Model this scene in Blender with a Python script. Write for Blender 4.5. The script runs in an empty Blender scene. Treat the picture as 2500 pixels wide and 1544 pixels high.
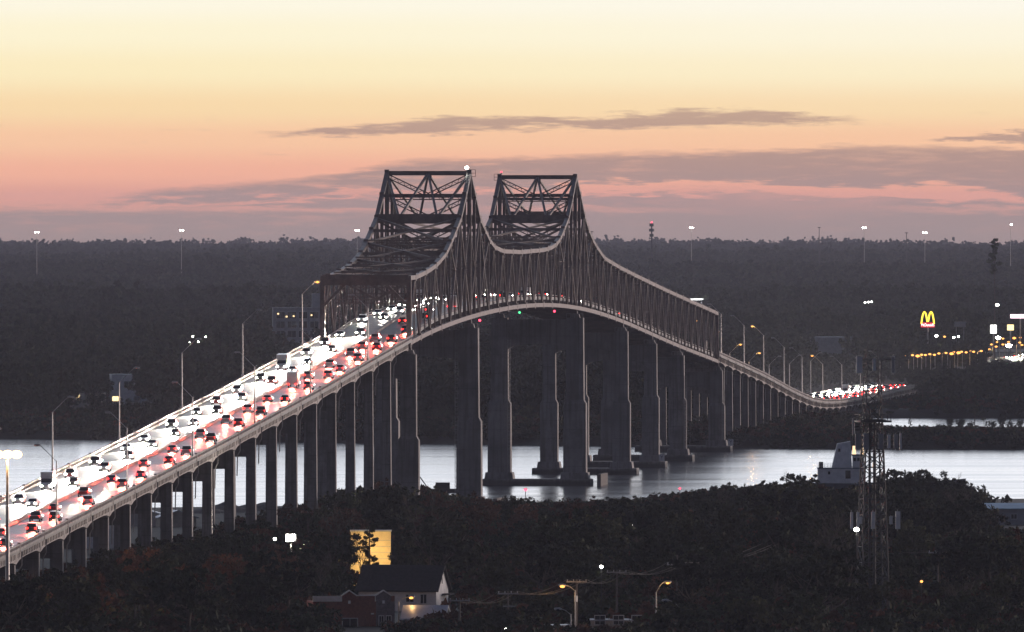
import bpy, math, random
import numpy as np
from mathutils import Vector, Matrix
random.seed(7); rng = np.random.default_rng(11)
SC = bpy.context.scene
COL = SC.collection
R = math.radians

# ------------------------------------------------------------------ camera
F = 37260.0            # focal length in photo pixels (2500 wide)
CAMH = 71.0            # metres above the river
HOR = 512.0            # photo row of the true horizon
cam = bpy.data.cameras.new('camera')
cam.sensor_width = 36.0; cam.lens = 36.0 * F / 2500.0
cam.clip_start = 5.0; cam.clip_end = 60000.0
camo = bpy.data.objects.new('camera', cam); COL.objects.link(camo)
camo.location = (0, 0, CAMH)
camo.rotation_euler = (R(90) - math.atan((772 - HOR) / F), 0, 0)
SC.camera = camo

# ------------------------------------------------------------------ render / view
SC.render.engine = 'CYCLES'
SC.cycles.use_denoising = True
SC.cycles.max_bounces = 6; SC.cycles.diffuse_bounces = 2; SC.cycles.glossy_bounces = 3
SC.cycles.transmission_bounces = 3; SC.cycles.volume_bounces = 0; SC.cycles.light_sampling_threshold = 0.03; SC.cycles.transparent_max_bounces = 8
SC.cycles.sample_clamp_indirect = 4.0
SC.view_settings.view_transform = 'Standard'; SC.view_settings.look = 'None'
SC.view_settings.exposure = 0.0; SC.view_settings.gamma = 1.0
SC.view_settings.use_curve_mapping = False

def lin(r, g, b):
    f = lambda c: (c / 255 / 12.92) if c / 255 <= 0.04045 else ((c / 255 + 0.055) / 1.055) ** 2.4
    return (f(r), f(g), f(b), 1.0)

# ------------------------------------------------------------------ node helpers
class NT:
    def __init__(s, tree): s.t = tree; s.n = tree.nodes; s.l = tree.links
    def add(s, typ, **kw):
        n = s.n.new(typ)
        for k, v in kw.items(): setattr(n, k, v)
        return n
    def put(s, sock, v):
        if hasattr(v, 'is_output'): s.l.new(v, sock)
        elif v is not None:
            try: sock.default_value = v
            except Exception: sock.default_value = (v, v, v, 1) if not isinstance(v, tuple) else v
    def m(s, op, a, b=None, c=None, clamp=False):
        n = s.add('ShaderNodeMath', operation=op); n.use_clamp = clamp
        s.put(n.inputs[0], a)
        if b is not None: s.put(n.inputs[1], b)
        if c is not None: s.put(n.inputs[2], c)
        return n.outputs[0]
    def mr(s, v, a, b, c=0.0, d=1.0, smooth=True):
        n = s.add('ShaderNodeMapRange'); n.clamp = True
        n.interpolation_type = 'SMOOTHSTEP' if smooth else 'LINEAR'
        for i, x in enumerate((v, a, b, c, d)): s.put(n.inputs[i], x)
        return n.outputs[0]
    def mix(s, f, a, b, typ='MIX'):
        n = s.add('ShaderNodeMix', data_type='RGBA', blend_type=typ)
        s.put(n.inputs[0], f); s.put(n.inputs[6], a); s.put(n.inputs[7], b)
        return n.outputs[2]
    def ramp(s, f, stops, interp='LINEAR'):
        n = s.add('ShaderNodeValToRGB'); n.color_ramp.interpolation = interp
        e = n.color_ramp.elements
        while len(e) > 1: e.remove(e[-1])
        e[0].position, e[0].color = stops[0][0], stops[0][1]
        for p, c in stops[1:]:
            x = e.new(p); x.color = c
        s.put(n.inputs[0], f)
        return n.outputs[0]
    def noise(s, vec, scale, detail=3, rough=0.55, w=None):
        n = s.add('ShaderNodeTexNoise'); n.noise_dimensions = '3D'
        if vec is not None: s.l.new(vec, n.inputs['Vector'])
        n.inputs['Scale'].default_value = scale; n.inputs['Detail'].default_value = detail
        n.inputs['Roughness'].default_value = rough
        return n.outputs['Fac']
    def comb(s, x, y, z):
        n = s.add('ShaderNodeCombineXYZ')
        for i, v in enumerate((x, y, z)): s.put(n.inputs[i], v)
        return n.outputs[0]

# ------------------------------------------------------------------ world: dawn sky
world = bpy.data.worlds.new('World'); SC.world = world; world.use_nodes = True
W = NT(world.node_tree); W.n.clear()
SUN_AZ = R(38)      # to the right of the view direction (+Y)
def build_world():
    tc = W.add('ShaderNodeTexCoord'); sep = W.add('ShaderNodeSeparateXYZ'); W.l.new(tc.outputs['Generated'], sep.inputs[0])
    x, y, z = sep.outputs
    ya = W.m('MAXIMUM', W.m('ABSOLUTE', y), 0.02)
    U = W.m('MULTIPLY', W.m('DIVIDE', x, ya), 37.26)          # milliradian-like sideways angle (x1000)
    V = W.m('MULTIPLY', z, 37.26)                              # height angle, one unit = 1.54 degrees
    hgt = W.m('MULTIPLY', V, 1000.0)                           # "sky rows" above horizon
    # colour with elevation, dawn gradient
    e = W.mr(hgt, -90.0, 560.0, smooth=False)
    q = lambda row: (HOR - row + 90.0) / 650.0
    low = W.ramp(e, [(0.0, lin(168, 142, 138)), (q(585), lin(172, 144, 139)), (q(545), lin(196, 152, 142)),
                     (q(480), lin(232, 164, 147)), (q(420), lin(246, 180, 154)), (q(340), lin(250, 200, 163)),
                     (q(262), lin(251, 219, 172)), (q(170), lin(254, 237, 194)), (q(80), lin(255, 245, 212)), (q(0), lin(255, 249, 228)),
                     (1.0, lin(254, 247, 228))], 'EASE')
    # brighter towards the sunrise on the right
    side = W.mr(U, -1.2, 1.25)
    hi = W.mr(hgt, 150.0, 560.0)
    low = W.mix(W.m('MULTIPLY', W.m('MULTIPLY', side, hi), 0.42), low, lin(255, 252, 246))
    # ---- clouds (bands in direction space)
    cv = W.comb(W.m('MULTIPLY', U, 2.6), W.m('MULTIPLY', V, 26.0), 0.0)
    n1 = W.noise(cv, 1.0, 6, 0.62)
    cv2 = W.comb(W.m('MULTIPLY', U, 1.1), W.m('MULTIPLY', V, 9.0), 4.7)
    n2 = W.noise(cv2, 1.0, 5, 0.55)
    cv3 = W.comb(W.m('MULTIPLY', U, 9.0), W.m('MULTIPLY', V, 70.0), 9.1)
    n3 = W.noise(cv3, 1.0, 5, 0.6)
    n4 = W.noise(W.comb(W.m('MULTIPLY', U, 28.0), W.m('MULTIPLY', V, 150.0), 2.2), 1.0, 4, 0.6)
    wob = W.m('ADD', W.m('MULTIPLY', W.m('SUBTRACT', n1, 0.5), 74.0), W.m('ADD', W.m('MULTIPLY', W.m('SUBTRACT', n3, 0.5), 52.0), W.m('MULTIPLY', W.m('SUBTRACT', n4, 0.5), 16.0)))
    g = lambda v: (v / 400.0,) * 3 + (1,)
    un = W.mr(U, -1.25, 1.25, smooth=False)
    def curve(pts): return W.m('MULTIPLY', W.ramp(un, [(a / 2500.0, g(b)) for a, b in pts]), 400.0)
    # long thin cloud over the bridge, its midline height and half thickness (rows above horizon)
    mid = curve([(0, 175), (600, 178), (850, 190), (1100, 206), (1400, 212), (1700, 222), (2000, 220), (2500, 205)])
    half = curve([(0, 0), (560, 0), (700, 3), (820, 12), (1050, 15), (1300, 12), (1620, 16), (1850, 13), (2000, 5), (2120, 1), (2200, 0), (2500, 0)])
    d1 = W.m('SUBTRACT', W.m('ABSOLUTE', W.m('SUBTRACT', W.m('ADD', hgt, W.m('MULTIPLY', wob, 0.85)), mid)), half)
    c1 = W.m('MULTIPLY', W.mr(d1, -9.0, 9.0, 1.0, 0.0), W.mr(half, 0.5, 4.0))
    # small streak at the far right
    mid2 = curve([(0, 150), (2200, 168), (2330, 175), (2500, 181)])
    half2 = curve([(0, 0), (2230, 0), (2330, 4), (2420, 9), (2500, 11)])
    d2 = W.m('SUBTRACT', W.m('ABSOLUTE', W.m('SUBTRACT', W.m('ADD', hgt, W.m('MULTIPLY', wob, 0.7)), mid2)), half2)
    c2 = W.m('MULTIPLY', W.mr(d2, -4.0, 5.0, 1.0, 0.0), W.mr(half2, 0.5, 3.0))
    # broad bank: top edge rising to the right
    top = curve([(0, 8), (250, 20), (420, 48), (700, 68), (900, 100), (1000, 116), (1300, 124), (1700, 137), (2050, 150), (2500, 146)])
    bank = W.mr(W.m('SUBTRACT', W.m('ADD', hgt, W.m('MULTIPLY', wob, 0.6)), top), -10.0, 12.0, 1.0, 0.0)
    # pink openings within the bank
    gapn = W.m('ADD', W.m('MULTIPLY', n2, 0.7), W.m('MULTIPLY', n1, 0.3))
    gmid = curve([(0, 10), (500, 14), (900, 40), (1300, 44), (1600, 52), (2000, 46), (2200, 44), (2500, 30)])
    ghal = curve([(0, 9), (300, 11), (600, 5), (1200, 7), (1450, 14), (1700, 14), (2050, 17), (2300, 19), (2500, 8)])
    dg = W.m('SUBTRACT', W.m('ABSOLUTE', W.m('SUBTRACT', W.m('ADD', hgt, W.m('MULTIPLY', wob, 1.1)), gmid)), ghal)
    gap = W.mr(dg, -8.0, 7.0, 1.0, 0.0)
    gmid3 = curve([(0, -14), (1400, -8), (1700, -20), (2100, -12), (2500, -20)])
    dg3 = W.m('SUBTRACT', W.m('ABSOLUTE', W.m('SUBTRACT', W.m('ADD', hgt, W.m('MULTIPLY', wob, 0.6)), gmid3)), 5.0)
    gap3 = W.m('MULTIPLY', W.mr(dg3, -6.0, 7.0, 1.0, 0.0), W.mr(n2, 0.35, 0.6))
    bank = W.m('MULTIPLY', bank, W.m('SUBTRACT', 1.0, W.m('MULTIPLY', W.m('MAXIMUM', gap, gap3), W.mr(gapn, 0.25, 0.45, 0.45, 1.0))))
    brk = W.m('ADD', W.m('MULTIPLY', n1, .55), W.m('MULTIPLY', n3, .45))
    bank = W.m('MULTIPLY', bank, W.m('MULTIPLY', W.mr(n2, 0.2, 0.5, 0.6, 1.0), W.mr(brk, .34, .52, W.mr(side, .15, .75, .35, .72), 1.0)))
    wisp = W.m('MULTIPLY', W.mr(n3, 0.60, 0.78), W.m('MULTIPLY', W.mr(hgt, 60, 130), W.mr(hgt, 150, 320, 0.22, 0.0)))
    cover = W.m('MAXIMUM', W.m('MAXIMUM', W.m('MULTIPLY', c1, 0.9), W.m('MULTIPLY', c2, 0.85)), W.m('MAXIMUM', W.m('MULTIPLY', bank, 0.9), wisp))
    ccol = W.ramp(W.mr(hgt, -60, 240, smooth=False), [(0, lin(160, 140, 138)), (0.45, lin(165, 141, 138)), (0.7, lin(176, 146, 138)), (1, lin(190, 158, 142))])
    low = W.mix(cover, low, ccol)
    # upper dome: pale above the frame, dusky blue overhead and behind the camera
    zz = W.m('MAXIMUM', z, 0.0)
    hiF = W.ramp(zz, [(0.0, (1.0, .96, .85, 1)), (0.035, (1.6, 1.66, 1.78, 1)), (0.2, (1.5, 1.62, 1.85, 1)), (0.38, (.5, .6, .8, 1)), (0.7, lin(66, 80, 112)), (1.0, lin(50, 60, 88))])
    hiB = W.ramp(zz, [(0.0, lin(72, 70, 86)), (0.12, lin(70, 74, 98)), (0.5, lin(54, 64, 92)), (1.0, lin(50, 60, 88))])
    # Nishita dusk sky lends its own variation to the dome
    sky = W.add('ShaderNodeTexSky'); sky.sky_type = 'NISHITA'; sky.sun_disc = False
    sky.sun_elevation = R(1.5); sky.sun_rotation = SUN_AZ; sky.altitude = 50; sky.air_density = 1.0; sky.dust_density = 1.5
    front = W.mr(y, -0.25, 0.95)
    dome = W.mix(front, hiB, hiF)
    dome = W.mix(1.0, dome, W.mix(1.0, sky.outputs[0], (0.03, 0.03, 0.03, 1), 'MULTIPLY'), 'ADD')
    lowB = W.mix(front, hiB, low)
    col = W.mix(W.mr(hgt, 480.0, 1500.0), lowB, dome)
    bg = W.add('ShaderNodeBackground'); W.l.new(col, bg.inputs[0]); bg.inputs[1].default_value = SKY_STRENGTH
    out = W.add('ShaderNodeOutputWorld'); W.l.new(bg.outputs[0], out.inputs[0])
SKY_STRENGTH = 1.0
build_world()
world.cycles.sampling_method = 'MANUAL'; world.cycles.sample_map_resolution = 1024

# ------------------------------------------------------------------ sun: first glow low on the right
sl = bpy.data.lights.new('sun', 'SUN'); sl.energy = 2.8; sl.angle = R(10); sl.color = (1.0, 0.80, 0.72)
so = bpy.data.objects.new('sun', sl); COL.objects.link(so)
az, el = R(60), R(3)
so.rotation_euler = Vector((-math.sin(az) * math.cos(el), -math.cos(az) * math.cos(el), -math.sin(el))).to_track_quat('-Z', 'Y').to_euler()

# ------------------------------------------------------------------ materials
MATS = {}
def mat(name, col, rough=0.7, metal=0.0, var=0.25, scale=0.6, bump=0.0, emit=None, strength=0.0, coord='Object', rnd=0.0, spec=0.5, col2=None, trans=0.0):
    if name in MATS: return MATS[name]
    m = bpy.data.materials.new(name); m.use_nodes = True; MATS[name] = m
    T = NT(m.node_tree); T.n.clear()
    out = T.add('ShaderNodeOutputMaterial'); p = T.add('ShaderNodeBsdfPrincipled')
    p.inputs['Roughness'].default_value = rough; p.inputs['Metallic'].default_value = metal
    p.inputs['Specular IOR Level'].default_value = spec
    if emit:
        e = T.add('ShaderNodeEmission'); e.inputs[0].default_value = emit + (1,) if len(emit) == 3 else emit
        e.inputs[1].default_value = strength
        T.l.new(e.outputs[0], out.inputs[0]); m.use_fake_user = False
        return m
    tc = T.add('ShaderNodeTexCoord')
    c = col + (1,) if len(col) == 3 else col
    n = T.noise(tc.outputs[coord], scale, 5, 0.6)
    d = tuple(v * (1 - var) for v in (col2 or col)[:3]) + (1,); l = tuple(min(1, v * (1 + var)) for v in c[:3]) + (1,)
    cc = T.mix(T.mr(n, 0.3, 0.7), d, l)
    n2 = T.noise(tc.outputs[coord], scale * 9, 3, 0.6)
    cc = T.mix(T.mr(n2, 0.35, 0.75, 0.0, min(0.6, var)), cc, tuple(v * 0.5 for v in c[:3]) + (1,))
    if rnd:
        oi = T.add('ShaderNodeObjectInfo')
        cc = T.mix(1.0, cc, T.ramp(oi.outputs['Random'], [(0, (1 - rnd,) * 3 + (1,)), (1, (1 + rnd, 1 + rnd * 0.9, 1 + rnd * 0.8, 1))]), 'MULTIPLY')
    T.l.new(cc, p.inputs['Base Color'])
    if bump:
        b = T.add('ShaderNodeBump'); b.inputs['Strength'].default_value = bump; T.l.new(n2, b.inputs['Height']); T.l.new(b.outputs[0], p.inputs['Normal'])
    sh = p.outputs[0]
    if trans:
        t = T.add('ShaderNodeBsdfTranslucent'); T.l.new(cc, t.inputs[0]); mx = T.add('ShaderNodeMixShader'); mx.inputs[0].default_value = trans
        T.l.new(sh, mx.inputs[1]); T.l.new(t.outputs[0], mx.inputs[2]); sh = mx.outputs[0]
    T.l.new(sh, out.inputs[0])
    return m
def glow(name, col, strength): return mat(name, col, emit=col, strength=strength)

STEEL = mat('painted_steel', (0.155, 0.115, 0.105), 0.55, 0.0, 0.32, 0.35, spec=0.35)
CONC = mat('weathered_concrete', (0.25, 0.235, 0.225), 0.85, 0, 0.28, 0.16, 0.2)
def stain(m):
    """rain streaks, pour joints and a dark tide mark on the concrete"""
    T = NT(m.node_tree); p = next(n for n in T.n if n.type == 'BSDF_PRINCIPLED'); old = p.inputs['Base Color'].links[0].from_socket
    g = T.add('ShaderNodeNewGeometry'); sp = T.add('ShaderNodeSeparateXYZ'); T.l.new(g.outputs['Position'], sp.inputs[0])
    v = T.comb(T.m('MULTIPLY', sp.outputs[0], 1.3), T.m('MULTIPLY', sp.outputs[1], 1.3), T.m('MULTIPLY', sp.outputs[2], .05))
    st = T.mr(T.noise(v, 1.0, 4, .6), .42, .68)
    c = T.mix(T.m('MULTIPLY', st, .55), old, (.09, .075, .062, 1))
    jt = T.mr(T.m('PINGPONG', sp.outputs[2], 2.4), 0.0, .16, 1.0, 0.0)
    c = T.mix(T.m('MULTIPLY', jt, .35), c, (.08, .075, .07, 1))
    tide = T.mr(T.m('ADD', sp.outputs[2], T.m('MULTIPLY', T.noise(g.outputs['Position'], .6, 3), 1.2)), 1.3, 2.4, 1.0, 0.0)
    T.l.new(T.mix(T.m('MULTIPLY', tide, .85), c, (.035, .034, .03, 1)), p.inputs['Base Color'])
stain(CONC)
CONC2 = mat('parapet_concrete', (0.34, 0.31, 0.29), 0.85, 0, 0.25, 0.4, 0.2)
ROAD = mat('worn_road_surface', (0.105, 0.098, 0.092), 0.42, 0, 0.3, 0.25, 0.15)
PAINTW = mat('road_paint', (0.75, 0.74, 0.70), 0.6, 0, 0.25, 1.5)
JOINT = mat('joint_metal', (0.62, 0.60, 0.57), 0.4, 0.3, 0.2, 2.0)
GALV = mat('galvanised_steel', (0.36, 0.35, 0.34), 0.45, 0.4, 0.2, 1.0)
DARKM = mat('dark_metal', (0.035, 0.035, 0.038), 0.65, 0.0, 0.25, 1.0)
WOODP = mat('weathered_wood', (0.13, 0.11, 0.095), 0.9, 0, 0.3, 2.0)
BARK = mat('bark', (0.075, 0.058, 0.045), 0.95, 0, 0.35, 1.5, 0.3)
LEAF_D = mat('leaf_dark', (0.034, 0.042, 0.023), 0.7, 0, 0.5, 0.35, rnd=0.55, spec=0.04, trans=0.03)
LEAF_M = mat('leaf_olive', (0.060, 0.062, 0.030), 0.7, 0, 0.5, 0.35, rnd=0.5, spec=0.04, trans=0.03)
LEAF_B = mat('leaf_rust', (0.105, 0.052, 0.032), 0.75, 0, 0.4, 0.35, rnd=0.3, spec=0.04, trans=0.03)
LEAF_P = mat('palm_frond', (0.055, 0.060, 0.030), 0.6, 0, 0.4, 0.6, rnd=0.3, spec=0.06)
GLASS = mat('dark_glass', (0.02, 0.022, 0.027), 0.12, 0, 0.1, 1.0)
WHITEW = mat('white_paint', (0.74, 0.73, 0.72), 0.7, 0, 0.12, 0.7)
GREYW = mat('grey_stucco', (0.36, 0.36, 0.37), 0.8, 0, 0.15, 0.7)
BEIGEW = mat('beige_stucco', (0.46, 0.41, 0.34), 0.85, 0, 0.15, 0.7)
ROOFD = mat('dark_shingle', (0.035, 0.032, 0.032), 0.9, 0, 0.3, 2.0)
ROOFM = mat('metal_roof', (0.48, 0.50, 0.53), 0.45, 0.2, 0.15, 0.8)
ROOFB = mat('blue_metal_roof', (0.20, 0.32, 0.42), 0.45, 0.2, 0.15, 0.8)
BRICK = mat('red_brick_wall', (0.20, 0.075, 0.050), 0.85, 0, 0.3, 2.5, 0.2)
BRICKG = mat('grey_brick_wall', (0.18, 0.15, 0.15), 0.85, 0, 0.3, 2.5, 0.2)
COPING = mat('white_coping', (0.66, 0.65, 0.63), 0.7, 0, 0.12, 1.0)
RUBBER = mat('tyre_rubber', (0.02, 0.02, 0.02), 0.85, 0, 0.2, 3.0)
GRAVEL = mat('gravel', (0.15, 0.135, 0.12), 0.95, 0, 0.4, 1.2, 0.5)
PANELW = mat('antenna_plastic', (0.62, 0.62, 0.62), 0.55, 0, 0.1, 1.0)
HEAD = glow('headlight_glow', (1.0, 0.93, 0.80), 90.0)
TAIL = glow('tail_light_glow', (1.0, 0.016, 0.012), 13.0)
SODIUM = glow('sodium_lamp_glow', (1.0, 0.43, 0.10), 2.6)
COOL = glow('white_lamp_glow', (1.0, 0.97, 0.86), 60.0)
WARMWIN = glow('lit_window', (1.0, 0.72, 0.36), 2.2)
REDL = glow('red_beacon_glow', (1.0, 0.05, 0.10), 5.0)
GRNL = glow('green_beacon_glow', (0.10, 1.0, 0.35), 2.0)

# ------------------------------------------------------------------ mesh builder
class MB:
    def __init__(s): s.v = []; s.f = []
    def add(s, vs, fs):
        b = len(s.v); s.v.extend([tuple(v) for v in vs]); s.f.extend([tuple(b + i for i in f) for f in fs]); return s
    def hexa(s, p):      # 8 points: bottom 4 ccw, top 4 ccw
        return s.add(p, [(3, 2, 1, 0), (4, 5, 6, 7), (0, 1, 5, 4), (1, 2, 6, 5), (2, 3, 7, 6), (3, 0, 4, 7)])
    def box(s, c, d):
        x, y, z = c; a, b, h = d[0] / 2, d[1] / 2, d[2] / 2
        return s.hexa([(x - a, y - b, z - h), (x + a, y - b, z - h), (x + a, y + b, z - h), (x - a, y + b, z - h),
                       (x - a, y - b, z + h), (x + a, y - b, z + h), (x + a, y + b, z + h), (x - a, y + b, z + h)])
    def bar(s, p, q, w, h, w2=None, h2=None):
        p = Vector(p); q = Vector(q); d = q - p
        if d.length < 1e-6: return s
        d.normalize(); up = Vector((0, 0, 1)) if abs(d.z) < 0.97 else Vector((-0.0794, -0.9968, 0))
        r = d.cross(up).normalized(); u = r.cross(d).normalized()
        w2 = w if w2 is None else w2; h2 = h if h2 is None else h2
        A = [p - r * w / 2 - u * h / 2, p + r * w / 2 - u * h / 2, p + r * w / 2 + u * h / 2, p - r * w / 2 + u * h / 2]
        B = [q - r * w2 / 2 - u * h2 / 2, q + r * w2 / 2 - u * h2 / 2, q + r * w2 / 2 + u * h2 / 2, q - r * w2 / 2 + u * h2 / 2]
        return s.add(A + B, [(3, 2, 1, 0), (4, 5, 6, 7), (0, 1, 5, 4), (1, 2, 6, 5), (2, 3, 7, 6), (3, 0, 4, 7)])
    def tube(s, pts, rad, n=6):
        pts = [Vector(p) for p in pts]; rings = []
        rads = rad if isinstance(rad, (list, tuple)) else [rad] * len(pts)
        for i, p in enumerate(pts):
            d = (pts[min(i + 1, len(pts) - 1)] - pts[max(i - 1, 0)]).normalized()
            up = Vector((0, 0, 1)) if abs(d.z) < 0.9 else Vector((1, 0, 0))
            a = d.cross(up).normalized(); b = a.cross(d)
            rings.append([p + (a * math.cos(t * 2 * math.pi / n) + b * math.sin(t * 2 * math.pi / n)) * rads[i] for t in range(n)])
        vs = [v for r_ in rings for v in r_]; fs = []
        for i in range(len(pts) - 1):
            for t in range(n): fs.append((i * n + t, i * n + (t + 1) % n, (i + 1) * n + (t + 1) % n, (i + 1) * n + t))
        fs.append(tuple(reversed(range(n)))); fs.append(tuple((len(pts) - 1) * n + t for t in range(n)))
        return s.add(vs, fs)
    def ball(s, c, r, n=8, k=5, sz=1.0):
        c = Vector(c); vs = [c + Vector((0, 0, -r * sz))]; fs = []
        for i in range(1, k):
            a = -math.pi / 2 + math.pi * i / k
            for t in range(n): vs.append(c + Vector((math.cos(a) * math.cos(2 * math.pi * t / n), math.cos(a) * math.sin(2 * math.pi * t / n), math.sin(a) * sz)) * r)
        vs.append(c + Vector((0, 0, r * sz)))
        for t in range(n):
            fs.append((0, 1 + (t + 1) % n, 1 + t)); fs.append((len(vs) - 1, 1 + (k - 2) * n + t, 1 + (k - 2) * n + (t + 1) % n))
            for i in range(k - 2): fs.append((1 + i * n + t, 1 + i * n + (t + 1) % n, 1 + (i + 1) * n + (t + 1) % n, 1 + (i + 1) * n + t))
        return s.add(vs, fs)
    def laced(s, p, q, w, h, bar=0.16, n=None, axis=None):
        # two flanges joined by zig-zag lacing; flanges separated by h along 'axis'
        p = Vector(p); q = Vector(q); d = (q - p); L = d.length; d.normalize()
        a = Vector(axis) if axis else (Vector((0, 0, 1)) if abs(d.z) < 0.9 else Vector((1, -0.08, 0)))
        a = (a - d * a.dot(d)).normalized()
        o = a * (h / 2)
        for sg in (-1, 1): s.bar(p + o * sg, q + o * sg, w, bar * 1.5)
        n = n or max(4, int(L / (h * 0.95)))
        for i in range(n):
            sg = 1 if i % 2 else -1
            s.bar(p + d * (L * i / n) + o * sg, p + d * (L * (i + 1) / n) - o * sg, w * 0.5, bar * 0.8)
        return s
    def mesh(s, name='mesh'):
        me = bpy.data.meshes.new(name); me.from_pydata(s.v, [], s.f); me.update(); return me
    def build(s, name, m, parent=None, smooth=False):
        me = s.mesh(name); me.materials.append(m)
        if smooth: me.shade_smooth()
        return obj(name, me, parent)
def obj(name, data, parent=None):
    o = bpy.data.objects.new(name, data); COL.objects.link(o)
    if parent is not None: o.parent = parent
    return o
def tag(o, label=None, cat=None, group=None, kind=None):
    if label: o['label'] = label
    if cat: o['category'] = cat
    if group: o['group'] = group
    if kind: o['kind'] = kind
    return o
def thing(name, label, cat, loc=(0, 0, 0), rz=0.0, group=None):
    o = obj(name, None); o.location = loc; o.rotation_euler = (0, 0, rz); o.empty_display_size = 0.5
    return tag(o, label, cat, group)
def clone(src, loc, rz, sc=1.0, label=None, group=None):
    c = src.copy(); COL.objects.link(c); c.location = loc; c.rotation_euler = (0, 0, rz)
    c.scale = (sc, sc, sc) if not isinstance(sc, tuple) else sc
    tag(c, label, None, group)
    for ch in src.children:
        k = ch.copy(); COL.objects.link(k); k.parent = c
        for g in ch.children:
            j = g.copy(); COL.objects.link(j); j.parent = k
    return c
ORD = ['first', 'second', 'third', 'fourth', 'fifth', 'sixth', 'seventh', 'eighth', 'ninth', 'tenth', 'eleventh', 'twelfth', 'thirteenth', 'fourteenth', 'fifteenth', 'sixteenth']
def at(px, py, Y): return Vector(((px - 1250.0) * Y / F, Y, CAMH - (py - HOR) * Y / F))   # a sight line cut at depth Y
def lamp_light(parent, loc, power, col, size=0.3):
    l = bpy.data.lights.new('lamp_light', 'POINT'); l.energy = power; l.color = col; l.shadow_soft_size = size
    o = obj('lamp_light', l, parent); o.location = loc; return o

# ------------------------------------------------------------------ ground, river, water
def smooth01(t): t = np.clip(t, 0, 1); return t * t * (3 - 2 * t)
def vnoise(x, y, s, seed):
    r = np.random.default_rng(seed); tab = r.random((64, 64))
    xi = x / s; yi = y / s; x0 = np.floor(xi).astype(int); y0 = np.floor(yi).astype(int)
    fx = smooth01(xi - x0); fy = smooth01(yi - y0); g = lambda a, b: tab[a % 64, b % 64]
    return (g(x0, y0) * (1 - fx) + g(x0 + 1, y0) * fx) * (1 - fy) + (g(x0, y0 + 1) * (1 - fx) + g(x0 + 1, y0 + 1) * fx) * fy
def ground_z(x, y):
    x = np.asarray(x, float); y = np.asarray(y, float)
    ns = 3560 + 0.35 * np.clip(x, -120, 160) + 14 * (vnoise(x, y * 0, 60, 1) - 0.5)        # near shore
    fs = 4600 - 0.75 * np.clip(x, -150, 130) + 26 * (vnoise(x, y * 0, 70, 2) - 0.5)       # far shore
    near = 2.0 + 1.2 * vnoise(x, y, 120, 3)
    far = 2.5 + np.clip(y - 4750, 0, None) * 0.00085 + (vnoise(x * 0.45, y, 820, 4) - 0.5) * 15 * smooth01((y - 5200) / 2500) + (vnoise(x, y, 300, 5) - 0.5) * 4 * smooth01((y - 5000) / 1500)
    bed = -3.0
    z = near + (bed - near) * smooth01((y - ns) / 14)
    z = z + (far - z) * smooth01((y - fs) / 16)
    chan = smooth01((x - 108) / 14) * smooth01((y - 4738) / 16) * (1 - smooth01((y - 5185) / 16))   # creek behind the spit
    return z + (bed - z) * chan
def build_ground():
    xs = np.unique(np.concatenate([np.linspace(-2400, -620, 14), np.arange(-620, 621, 14.0), np.linspace(620, 2400, 14)]))
    ys = np.unique(np.concatenate([np.linspace(-150, 2200, 14), np.arange(2200, 3480, 45.0), np.arange(3480, 3700, 6.0), np.linspace(3700, 4400, 8), np.arange(4400, 5240, 8.0), np.arange(5240, 20500, 110.0)]))
    gx, gy = np.meshgrid(xs, ys); gz = ground_z(gx, gy)
    v = np.stack([gx.ravel(), gy.ravel(), gz.ravel()], 1); nx = len(xs); ny = len(ys)
    i, j = np.meshgrid(np.arange(ny - 1), np.arange(nx - 1), indexing='ij'); a = (i * nx + j).ravel()
    f = np.stack([a, a + 1, a + nx + 1, a + nx], 1)
    me = bpy.data.meshes.new('ground'); me.from_pydata(v.tolist(), [], f.tolist()); me.shade_smooth()
    me.materials.append(mat('dark_earth_and_grass', (0.034, 0.034, 0.024), 0.95, 0, 0.45, 0.05, 0.2))
    tag(obj('ground', me), 'dark earth and grass of both river banks', None, None, 'structure')
build_ground()
def build_water():
    m = bpy.data.materials.new('river_water'); m.use_nodes = True; T = NT(m.node_tree); T.n.clear()
    out = T.add('ShaderNodeOutputMaterial'); tc = T.add('ShaderNodeTexCoord')
    mp = T.add('ShaderNodeMapping'); T.l.new(tc.outputs['Object'], mp.inputs[0]); mp.inputs['Scale'].default_value = (0.002, 0.03, 1)
    n = T.noise(mp.outputs[0], 1.0, 5, 0.6)
    mp2 = T.add('ShaderNodeMapping'); T.l.new(tc.outputs['Object'], mp2.inputs[0]); mp2.inputs['Scale'].default_value = (0.15, 0.4, 1)
    n2 = T.noise(mp2.outputs[0], 1.0, 4, 0.6)
    p = T.add('ShaderNodeBsdfPrincipled'); p.inputs['Base Color'].default_value = (0.03, 0.04, 0.05, 1); p.inputs['IOR'].default_value = 1.33
    T.l.new(T.mr(n, 0.3, 0.7, 0.13, 0.22), p.inputs['Roughness'])
    b = T.add('ShaderNodeBump'); b.inputs['Strength'].default_value = 0.12; b.inputs['Distance'].default_value = 0.3; T.l.new(n2, b.inputs['Height']); T.l.new(b.outputs[0], p.inputs['Normal'])
    T.l.new(p.outputs[0], out.inputs[0])
    w = MB().add([(-2390, 3300, 0), (2390, 3300, 0), (2390, 5400, 0), (-2390, 5400, 0)], [(0, 1, 2, 3)]).build('river_water', m)
    tag(w, 'pale calm river reflecting the dawn sky', None, None, 'structure')
build_water()

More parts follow.
